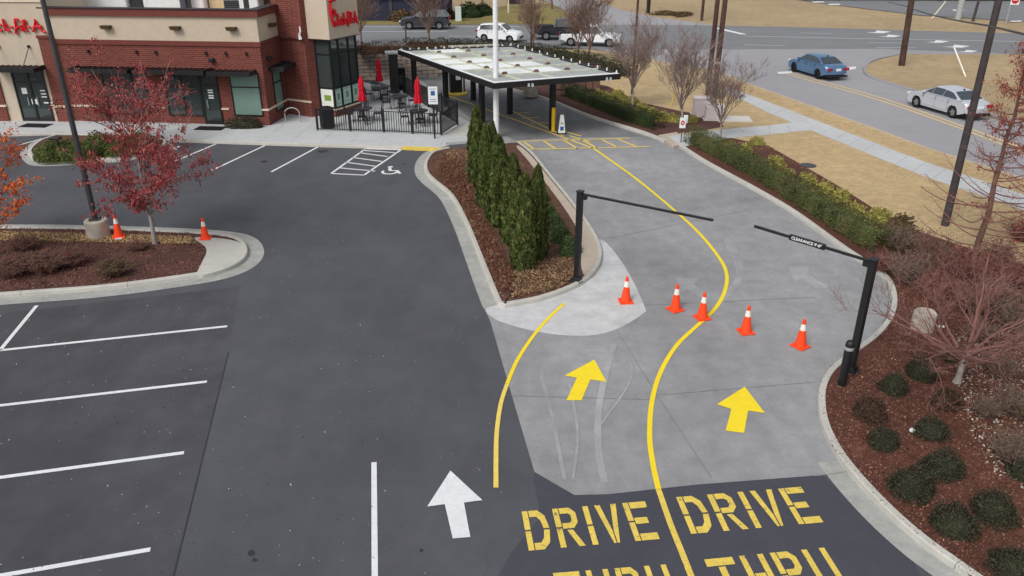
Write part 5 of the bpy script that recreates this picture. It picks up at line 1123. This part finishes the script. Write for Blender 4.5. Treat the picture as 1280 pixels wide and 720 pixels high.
lightpole(124, 295, 'tall black light pole on a round concrete base in the near island', 'dark_metal', 0, .085, 9.5, True, .62)
lp = lightpole(620.5, 172, 'tall white pole standing behind the row of evergreens', 'white_metal', 0, .13, 11, True, 0, .02)
obj('junction_box', MB().box(-.2, 0, .45, .16, .2, .35, bevel=.02), 'white_metal', lp)
# low black path light in the island before the shop
x, y = G(78, 201, .1); t = thing('path_light', 'low black flat-headed light at the tip of the island before the restaurant', 'light', (x, y, .1)); obj('stem', MB().tube([(0, 0, 0), (0, 0, 1.0)], .035, 6), 'black_metal', t); obj('lamp_head', MB().box(-.08, 0, 1.0, .5, .28, .1, bevel=.02), 'black_metal', t)
# utility poles and cable
def upole(px_, py_, r, h, mat, label, name='utility_pole', lean=(0, 0), z=.1, band=False):
    x, y = G(px_, py_, z); t = thing(name, label, 'pole', (x, y, z)); obj('shaft', MB().tube([(0, 0, -.2), (lean[0]*.5, lean[1]*.5, h*.5), (lean[0], lean[1], h)], [r*1.15, r, r*.85], 12), mat, t, 50)
    if band: obj('metal_band', MB().lathe([(r*1.12, 2.1), (r*1.14, 2.12), (r*1.14, 2.22), (r*1.1, 2.24)], 12, lean[0]*2.1/h, lean[1]*2.1/h), 'grey_metal', t)
    if r > .1: obj('cross_arm', MB().box(lean[0], lean[1], h-.6, 2.2, .1, .12, .3), mat, t)
    return t
U1 = upole(884.5, 119, .14, 11, 'pole_wood', 'left of the two brown utility poles standing close together', lean=(0, 0)); U2 = upole(892, 124, .15, 11, 'pole_wood', 'right of the two close brown utility poles, with a metal band', lean=(0.1, 0), band=True)
U3 = upole(1127, 82, .2, 11, 'pole_wood', 'brown utility pole at the edge of the traffic island', lean=(-.6, 0)); U4 = upole(1181, 282, .12, 10.2, 'pole_wood_grey', 'large utility pole rising behind the shrubs in front of the silver car', lean=(-.1, 0))
upole(790, 118, .07, 9, 'pole_wood', 'thin brown pole rising through the first bare street tree'); upole(877, 25, .14, 9, 'pole_wood', 'short-looking far pole at the edge of the dry field', z=0); upole(664, 58, .07, 9, 'pole_wood', 'thin dark pole beside the bare tree behind the canopy', z=0); upole(508, 56, .06, 1.9, 'dark_metal', 'short black post left of the canopy beside the main road', 'post', z=0)
upole(1197, 25, .3, 9, 'grey_metal', 'thick pale signal mast by the far road', 'signal_mast', z=0); upole(1216, 26, .12, 9, 'pole_wood_grey', 'thin grey pole right of the pale signal mast', z=0, lean=(.5, 0)); upole(465, 25, .08, 6, 'grey_metal', 'thin grey pole before the dark far building', z=0)
pA = Vector((XAT(1134, 8, 61.2), 61.2, ZAT(8, 61.2))); y4 = U4.location.y; pB = Vector((XAT(1231, 31, y4), y4-.15, ZAT(31, y4))); d = pB-pA; pts = []
for k in range(-6, 17):
    f = k/8; p = pA+d*f; p.z -= (.5*f*(1-f)) if 0 <= f <= 1 else 0; pts.append(tuple(p))
tag(obj('power_cable', MB().tube(pts, .032, 5), 'black_metal'), 'thick dark overhead cable crossing the upper right corner', 'cable')
def guy(pts, label, col='yellow_worn', r=.05):
    tag(obj('guy_guard', MB().tube(pts, r, 6), col), label, 'guy guard')
def PZ(px_, py_, Y): return (XAT(px_, py_, Y), Y, ZAT(py_, Y))
guy([(*G(1207, 96, .1), .1), PZ(1193, 60, G(1207, 96)[1]+2)], 'pale guy-wire guard slanting up from the traffic island', 'cone_white')
guy([(*G(1165, 23, 0), 0), PZ(1182, 2, G(1165, 23)[1]-1)], 'pale slanting guy-wire guard near the pale signal mast', 'cone_white', .07)
guy([(*G(839, 132, .1), .1), PZ(844, 114, G(839, 132)[1]-.6)], 'yellow guy-wire guard between two bare street trees', 'yellow_letters')
guy([(*G(505, 24, 0), 0), PZ(514, 8, G(505, 24)[1]+1)], 'yellow guy-wire guard in front of the far shrubs', 'yellow_letters', .09)
guy([(*G(764, 122, .12), .12), PZ(773, 108, G(764, 122)[1]-.5)], 'yellow guy-wire guard among the mustard shrubs', 'yellow_letters')
# small red-and-white sign
x, y = G(851, 178, .12); t = thing('warning_sign', 'small white sign with a red symbol at the corner of the long hedge', 'sign', (x, y, .12)); obj('post', MB().tube([(0, 0, 0), (0, 0, 1.3)], .025, 6), 'dark_metal', t); obj('sign_plate', MB().box(0, -.03, .72, .3, .015, .52), 'notice_white', t); mb = MB()
vs = [(.1*math.cos(R(k*45+22)), -.042, .98+.12*math.sin(R(k*45+22))) for k in range(8)]; mb.add(vs, [tuple(range(8))]); obj('red_octagon', mb, 'signal_red', t); obj('white_bar', MB().box(0, -.046, .95, .08, .004, .06), 'notice_white', t); obj('back_plate', MB().box(.14, .03, .95, .2, .015, .4), 'notice_white', t)
# utility boxes
t = thing('utility_box', 'tall off-white utility box beside its lower neighbour on the lawn', 'utility box', (*G(878, 146, .1), .1)); obj('cabinet', MB().box(0, .2, .06, 1.0, .8, .92, -.1, bevel=.03), 'box_pink', t); obj('lid', MB().box(0, .2, .98, 1.06, .86, .06, -.1, bevel=.02), 'box_pink', t); obj('pad', MB().box(0, .2, 0, 1.2, 1.0, .06, -.1), 'pad_concrete', t)
t = thing('utility_box', 'lower off-white utility box on a concrete pad, behind the bare tree', 'utility box', (*G(892, 149, .1), .1)); obj('cabinet', MB().box(.0, 0, .06, 1.0, .8, .75, -.1, bevel=.03), 'box_pink', t); obj('pad', MB().box(.7, .0, 0, 2.6, 1.2, .06, -.1), 'pad_concrete', t); obj('door_panel', MB().box(-.04, -.41, .14, .8, .03, .58, -.1), 'box_pink', t)
t = thing('transformer_box', 'pale green transformer box beside the far road', 'utility box', (*G(573, 26, .1), .1)); obj('cabinet', MB().box(0, 0, 0, .62, .8, 1.3, .1, taper=.92), 'box_green', t); obj('cap', MB().box(0, 0, 1.3, .6, .75, .08, .1), 'box_green', t)
t = thing('hydrant_marker', 'small orange-topped white marker post beside the side path', 'marker', (*G(922, 125, .1), .1)); obj('post', MB().tube([(0, 0, 0), (0, 0, .6)], .05, 6), 'notice_white', t); obj('cap', MB().tube([(0, 0, .6), (0, 0, 1.0)], .07, 6), 'cone_orange', t)
tag(obj('drain_cover', MB().lathe([(.36, 0), (.36, .02), (.33, .03)], 20, *G(1010, 207, .11), .11), 'dark_metal'), 'round dark drain cover set in the lawn', 'cover')
tag(obj('field_post', MB().tube([(*G(810, 16), 0), (*G(810, 16), 1.4)], .22, 8), 'black_metal'), 'small dark post standing in the dry field', 'post')
x, y = G(1152, 411, .12); t = thing('concrete_stump', 'squat round concrete stump in the mulch near the right kerb', 'stump', (x, y, .12)); st = MB(); n_ = 18; rg = random.Random(3); prof = [(.3, 0), (.3, .25), (.29, .5), (.25, .54), (.1, .5)]
vs = [((r+rg.uniform(-.015, .015))*math.cos(2*math.pi*k/n_), (r+rg.uniform(-.015, .015))*math.sin(2*math.pi*k/n_), h+rg.uniform(-.012, .012)) for r, h in prof for k in range(n_)]; st.add(vs, [(i*n_+k, i*n_+(k+1) % n_, (i+1)*n_+(k+1) % n_, (i+1)*n_+k) for i in range(len(prof)-1) for k in range(n_)]+[tuple((len(prof)-1)*n_+k for k in range(n_))]); obj('body', st, 'boulder', t, 40)
tag(obj('marker_tag', MB().box(*G(1176, 409, .14), .15, .16, .07, .03, -.1), 'notice_white'), 'small white tag lying in the mulch beside the concrete stump', 'tag')
tag(obj('white_stone', MB().lathe([(.03, 0), (.07, .03), (.05, .08), (.01, .09)], 8, *G(1140, 540, .13), .13), 'notice_white'), 'small white stone between the dark round shrubs', 'stone')
tag(obj('paper_scrap', MB().box(*G(148, 299, .13), .14, .22, .12, .02, .3), 'notice_white'), 'white scrap lying beside the cone at the light pole base', 'scrap')
x, y = G(663, 120, .12); t = thing('stone_planter', 'round tan stone planter in the bed seen under the canopy', 'planter', (x, y, .12)); obj('pot', MB().lathe([(.42, 0), (.45, .1), (.42, .75), (.47, .78), (.47, .88), (.38, .88)], 18), 'boulder', t, 40); link('plant', shrub_mesh('plant', .4, .6, 500, .1, 'box_leaf', 2), t).location = (0, 0, .85)
t = thing('menu_screen', 'dark brown screen wall behind the right end of the canopy', 'screen', (*G(722, 113, .12), .12)); obj('panel', MB().box(0, 0, .0, 2.8, .18, 1.7, -.12, bevel=.02), 'cap_metal', t)
for k in range(6): obj('board', MB().box(-1.16+k*.465, -.1+ .056*(2.5-k), .08, .42, .05, 1.54, -.12), 'bark_brown', t)
# far signs and building
t = thing('stop_sign', 'small red and white road sign at the upper right corner', 'sign', (*G(1257, 30), 0)); obj('post', MB().tube([(0, 0, 0), (0, 0, 3)], .05, 6), 'grey_metal', t); obj('sign_plate', MB().box(.35, -.06, 1.85, .9, .02, .95), 'notice_white', t); obj('red_disc', MB().add([(.35+.38*math.cos(R(k*30)), -.075, 2.32+.38*math.sin(R(k*30))) for k in range(12)], [tuple(range(12))]), 'signal_red', t); obj('white_bar', MB().box(.35, -.085, 2.27, .5, .004, .1), 'notice_white', t)
t = thing('estate_sign', 'low dark sign on two pale posts beyond the main road', 'sign', (*G(646, 17), 0)); obj('board', MB().box(0, 0, 1.0, 2.2, .1, 1.1), 'cap_metal', t); obj('board_face', MB().box(0, -.06, 1.5, 1.9, .02, .4), 'box_pink', t)
for dx in (-.95, .95): obj('post', MB().box(dx, .0, 0, .16, .16, 2.2), 'cream_stone', t)
t = thing('far_building', 'low dark navy building beyond the main road', 'building', (*G(475, 27), 0)); X0, Y0 = G(475, 27)
obj('wall', MB().box(0, 4, 0, 14, 8, 2.3), 'navy_wall', t); obj('fascia', MB().box(0, 3.9, 2.3, 14.4, 8.4, .35), 'grey_metal', t)
for k in range(4): obj('pier', MB().box(-6+k*3.6, -.03, 0, .3, .08, 2.3), 'dark_metal', t)
FS = [shrub_mesh('far_shrub', 1.6, 1.5, 2500, .22, m_, 60+k, .25, .4) for k, m_ in enumerate(('brown_green', 'dark_shrub_rust', 'hedge_dark'))]
for k, (px_, py_, v, s, lb) in enumerate([(505, 26, 0, 1.1, 'brown far shrub at the end of the navy building'), (528, 25, 1, 1.2, 'dark brown far shrub behind the dark parked car'), (552, 24, 1, 1.1, 'dark brown far shrub left of the pale green transformer'), (588, 22, 2, 1.1, 'green-brown far shrub right of the pale green transformer'), (606, 19, 2, .9, 'smaller green-brown far shrub left of the white pole')]):
    place('far_shrub', FS[v], G(px_, py_), lb, 'shrub', 'shrubs beyond the main road', k, s, 0)
ft = tree_meshes(77, 'twig_brown', 'bark_brown', trunk_h=1.6, trunk_r=.14, height=6, spread=.5, n_main=8, levels=3, up=.7, tw=4, seglen=.5, first=0, curve=.5, min_r=.015)
for k, (px_, py_, lb) in enumerate([(603, 14, 'far bare tree left of the white pole'), (560, 12, 'far bare tree behind the brown shrubs'), (526, 10, 'far bare tree above the dark parked car'), (690, 12, 'far bare tree by the pale driveway')]): plant_tree(ft, G(px_, py_), lb, 'far bare trees', k*1.3, 1, 'bare_tree', 0)
FG = shrub_mesh('field_grass', 1.0, .45, 900, .2, 'brown_green', 71, .3, .5, .3, 0)
for k, (px_, py_) in enumerate([(835, 18), (853, 19)]): place('grass_clump', FG, G(px_, py_), ('left' if k == 0 else 'right')+' one of two darker grass clumps in the far dry field', 'grass clump', None, k, (2.0, 1, 1), 0)
hg = hedge([G(1000, 0), G(1080, 0), G(1300, 1)], 1.5, 1.6, 'dark_shrub', 'dark far hedge along the top right edge', 60, .3, 0)
# broken twigs: kerbside orange/white details skipped at this distance

# ================================================================== VEHICLES
def car(name, label, kind, paintm, P_rear, P_front, side, rim='rim', s=1.0, z=0.0, cat='car'):
    """P_rear/P_front: ground contact points of the wheels on the visible side (side=+1: the car's left)"""
    K = {'sedan': dict(L=4.75, W=1.82, wb=2.78, fo=.92, body=[(-2.38, .42), (-2.40, .62), (-2.36, .86), (-2.2, .98), (-1.6, 1.03), (.95, 1.0), (1.7, .9), (2.15, .78), (2.34, .6), (2.36, .40), (2.25, .25)], gh=[(-1.75, 1.0), (-.95, 1.40), (.0, 1.47), (.35, 1.44), (1.15, .98)], bz=.24),
         'suv': dict(L=4.45, W=1.84, wb=2.65, fo=.9, body=[(-2.16, .45), (-2.2, .7), (-2.15, 1.05), (-1.6, 1.1), (.8, 1.08), (1.6, 1.0), (2.05, .88), (2.22, .65), (2.22, .42), (2.1, .28)], gh=[(-2.1, 1.08), (-1.75, 1.55), (-.3, 1.66), (.25, 1.62), (1.05, 1.06)], bz=.3),
         'pickup': dict(L=5.7, W=1.98, wb=3.5, fo=.95, body=[(-2.85, .55), (-2.88, .75), (-2.85, 1.12), (-.95, 1.14), (1.3, 1.13), (2.2, 1.08), (2.7, .98), (2.82, .75), (2.82, .48), (2.7, .35)], gh=[(-.95, 1.12), (-.8, 1.72), (.0, 1.82), (.6, 1.78), (1.35, 1.12)], bz=.42)}[kind]
    ax, ay = P_rear; bx_, by_ = P_front; hd = math.atan2(by_-ay, bx_-ax); fw = Vector((math.cos(hd), math.sin(hd))); lf = Vector((-fw.y, fw.x))
    mid = (Vector(P_rear)+Vector(P_front))/2; W = K['W']; wc_ = mid-lf*side*(W/2-.1)
    hw = K['wb']/2; xr, xf = -hw, hw; shift = 0
    t = thing(name, label, cat, (wc_.x, wc_.y, z), hd); t.scale = (s,)*3
    wr = .33 if kind == 'sedan' else (.35 if kind == 'suv' else .39); ar = wr+.06
    # outline with wheel arches, counter-clockwise: top from rear to front, then bottom front to rear
    top = K['body']; bz = K['bz']; ol = list(top)
    def archp(c): return [(c+ar*math.cos(R(a)), max(bz, wr+ar*math.sin(R(a)))) for a in range(-10, 191, 20)]
    ol += [(xf+ar+.02, bz)]+archp(xf)+[(xf-ar-.02, bz), (xr+ar+.02, bz)]+archp(xr)+[(xr-ar-.02, bz+.02)]
    half = K['L']/2; rings = []; mb = MB(); n = len(ol); ts = [-1, -.975, -.9, -.7, -.35, 0, .35, .7, .9, .975, 1]; vs = []
    for tt in ts:
        at = abs(tt)
        for (x, zz) in ol:
            xe = x*(1-.085*(at**3)*(abs(x)/half)**4); zt = zz-.06*max(0, (zz-.75))*at**6*3-(.03*at**6 if zz > .7 else 0)
            yb = W/2*tt*(1-.05*((zz-.65)/.5)**2*at**2)*(1-.09*(abs(x)/half)**6)
            vs.append((xe, yb, zt))
    fs = []
    for r in range(len(ts)-1):
        for i in range(n): j = (i+1) % n; fs.append((r*n+i, r*n+j, (r+1)*n+j, (r+1)*n+i))
    fs += [tuple(range(n))[::-1], tuple((len(ts)-1)*n+i for i in range(n))]
    mb.add(vs, fs); body = obj('body', mb, paintm, t, 35)
    # greenhouse
    gh = K['gh']; ga = MB(); zb_ = gh[0][1]; zt_ = max(p[1] for p in gh); vs = []; ng = len(gh); tsg = [-1, -.94, -.6, 0, .6, .94, 1]
    def gy(zz, tt): return tt*(W/2-.08-.24*((zz-zb_)/(zt_-zb_)))
    for tt in tsg:
        for (x, zz) in gh: vs.append((x, gy(zz, tt), zz-.035*abs(tt)**6*(1 if zz > zb_+.1 else 0)))
    fs = [(r*ng+i, r*ng+i+1, (r+1)*ng+i+1, (r+1)*ng+i) for r in range(len(tsg)-1) for i in range(ng-1)]+[tuple(range(ng)), tuple((len(tsg)-1)*ng+i for i in range(ng))[::-1]]
    ga.add(vs, fs); obj('roof', ga, paintm, t, 35)
    def interp(x):
        for (xa, za), (xb, zb2) in zip(gh, gh[1:]):
            if xa <= x <= xb: return za+(zb2-za)*(x-xa)/(xb-xa)
        return zb_
    for sd_ in (-1, 1):     # side windows
        xs = [gh[0][0]+.32, -.42 if kind != 'pickup' else -.0, .38 if kind != 'pickup' else .62, gh[-1][0]-.22]
        if kind == 'pickup': xs = [gh[0][0]+.15, .15, gh[-1][0]-.25]
        for x0_, x1_ in zip(xs, xs[1:]):
            nn = 5; poly = []; a0 = x0_+.018; a1 = x1_-.018
            up_ = [(a0+(a1-a0)*k/nn, min(interp(a0+(a1-a0)*k/nn)-.07, zt_-.09)) for k in range(nn+1)]; lo = [(a1, zb_+.03), (a0, zb_+.03)]
            pts_ = [p for p in up_ if p[1] > zb_+.05]+lo; v2 = [(x, gy(zz, sd_)+sd_*.012, zz) for x, zz in pts_]
            if len(pts_) >= 3: obj('side_window', MB().add(v2, [tuple(range(len(v2)))]), 'car_glass', t)
    def screen(p0, p1, nm, off):
        m = MB(); v2 = []
        for tt in (-.9, -.45, 0, .45, .9):
            for f in (.1, .9): x = p0[0]+(p1[0]-p0[0])*f; zz = p0[1]+(p1[1]-p0[1])*f; v2.append((x+off*.012, gy(zz, tt), zz+.012))
        m.add(v2, [(2*k, 2*k+1, 2*k+3, 2*k+2) for k in range(4)]); obj(nm, m, 'car_glass', t, 40)
    screen(gh[0], gh[1], 'rear_window', -1); screen(gh[-1], gh[-2], 'windscreen', 1)
    inn = MB(); inn.box(0, 0, bz+.02, half*1.7, W*.8, .5); obj('underbody', inn, 'tyre', t)
    for xw in (xr, xf):
        for sd_ in (-1, 1):
            m = MB(); nn = 20; yo = sd_*(W/2-.02)
            prof = [(wr*.6, 0), (wr*.94, 0), (wr, .04), (wr, .17), (wr*.94, .21), (wr*.6, .21)]; vs = [(xw+r*math.cos(2*math.pi*k/nn), yo-sd_*h, wr+r*math.sin(2*math.pi*k/nn)) for r, h in prof for k in range(nn)]
            m.add(vs, [(i*nn+k, i*nn+(k+1) % nn, (i+1)*nn+(k+1) % nn, (i+1)*nn+k) for i in range(5) for k in range(nn)]); wh = obj('wheel', m, 'tyre', t, 40)
            m2 = MB()
            for k in range(5):
                a0 = 2*math.pi*k/5; v3 = [(xw+r_*math.cos(a0+da), yo-sd_*.02, wr+r_*math.sin(a0+da)) for r_, da in ((wr*.12, -.9), (wr*.6, -.22), (wr*.6, .22), (wr*.12, .9))]; m2.add(v3, [(0, 1, 2, 3)])
            m2.add([(xw+wr*.6*math.cos(2*math.pi*k/nn), yo-sd_*.09, wr+wr*.6*math.sin(2*math.pi*k/nn)) for k in range(nn)], []); obj('rim', m2, rim, wh)
            obj('brake_disc', MB().add([(xw+wr*.6*math.cos(2*math.pi*k/nn), yo-sd_*.08, wr+wr*.6*math.sin(2*math.pi*k/nn)) for k in range(nn)], [tuple(range(nn))]), 'dark_metal' if rim != 'rim' else 'grey_metal', wh)
    for sd_ in (-1, 1):
        zl = top[2][1]-.08
        obj('tail_light', MB().box(-half+.045, sd_*(W/2-.27), zl-.1, .1, .42, .17, sd_*.12, bevel=.02), 'tail_red', t); obj('headlight', MB().box(half-.14, sd_*(W/2-.28), .62 if kind != 'pickup' else .82, .16, .36, .14, -sd_*.3, bevel=.02), 'lens', t)
        for xs_ in (-.95, -.02, .95 if kind != 'pickup' else 1.1): obj('door_seam', MB().box(xs_, sd_*(W/2-.012), bz+.12, .009, .028, zb_-bz-.16), 'dark_metal', t)
        obj('mirror', MB().box(gh[-1][0]-.32, sd_*(W/2+.06), zb_, .12, .2, .13, 0, bevel=.02), paintm, t)
        for xd in (-.42, .35): obj('door_handle', MB().box(xd-.18, sd_*(W/2-.005), zb_-.2, .16, .03, .03), paintm, t)
    obj('number_plate', MB().box(-half-.02, 0, .6 if kind != 'sedan' else .66, .03, .38, .16), 'plate', t)
    obj('rear_bumper', MB().box(-half+.06, 0, bz+.0, .22, W*.88, .12, bevel=.03), 'tyre' if kind != 'pickup' else 'grey_metal', t); obj('grille', MB().box(half-.06, 0, .42, .12, .9, .18, bevel=.02), 'tyre', t)
    if kind == 'sedan':
        for sd_ in (-1, 1): m = MB(); m.box(0.0, sd_*(W/2+.0), .36, 1.9, .02, .03); obj('side_sill', m, paintm, t)
        obj('aerial', MB().box(-1.0, 0, 1.4, .1, .03, .09), 'tyre', t)
    if kind == 'pickup': obj('load_bed', MB().box(-1.92, 0, 1.02, 1.75, W*.82, .135), 'tyre', t)
    return t
car('sedan_car', 'blue saloon car waiting at the stop line of the side road', 'sedan', 'paint_blue', G(1021, 98.5), G(993, 90), 1, 'rim_dark')
car('sedan_car', 'silver saloon car driving up the side road behind the big utility pole', 'sedan', 'paint_silver', G(1188, 147), G(1146, 134.5), 1)
car('small_suv', 'white compact car on the main road behind the canopy', 'suv', 'paint_white', G(604, 52), G(638, 54), -1, s=.92)
car('pickup_truck', 'black pickup truck on the main road behind the bare trees', 'pickup', 'paint_dark', G(686, 50.5), G(728, 50.5), -1, cat='pickup')
car('pickup_truck', 'white pickup truck behind the bare tree on the main road', 'pickup', 'paint_white', G(717, 58), G(757, 59), -1, s=.93, cat='pickup')
car('dark_suv', 'dark grey car on the far side of the main road, left of the white compact', 'suv', 'paint_charcoal', G(547, 37), G(514, 37), 1, s=1.1)
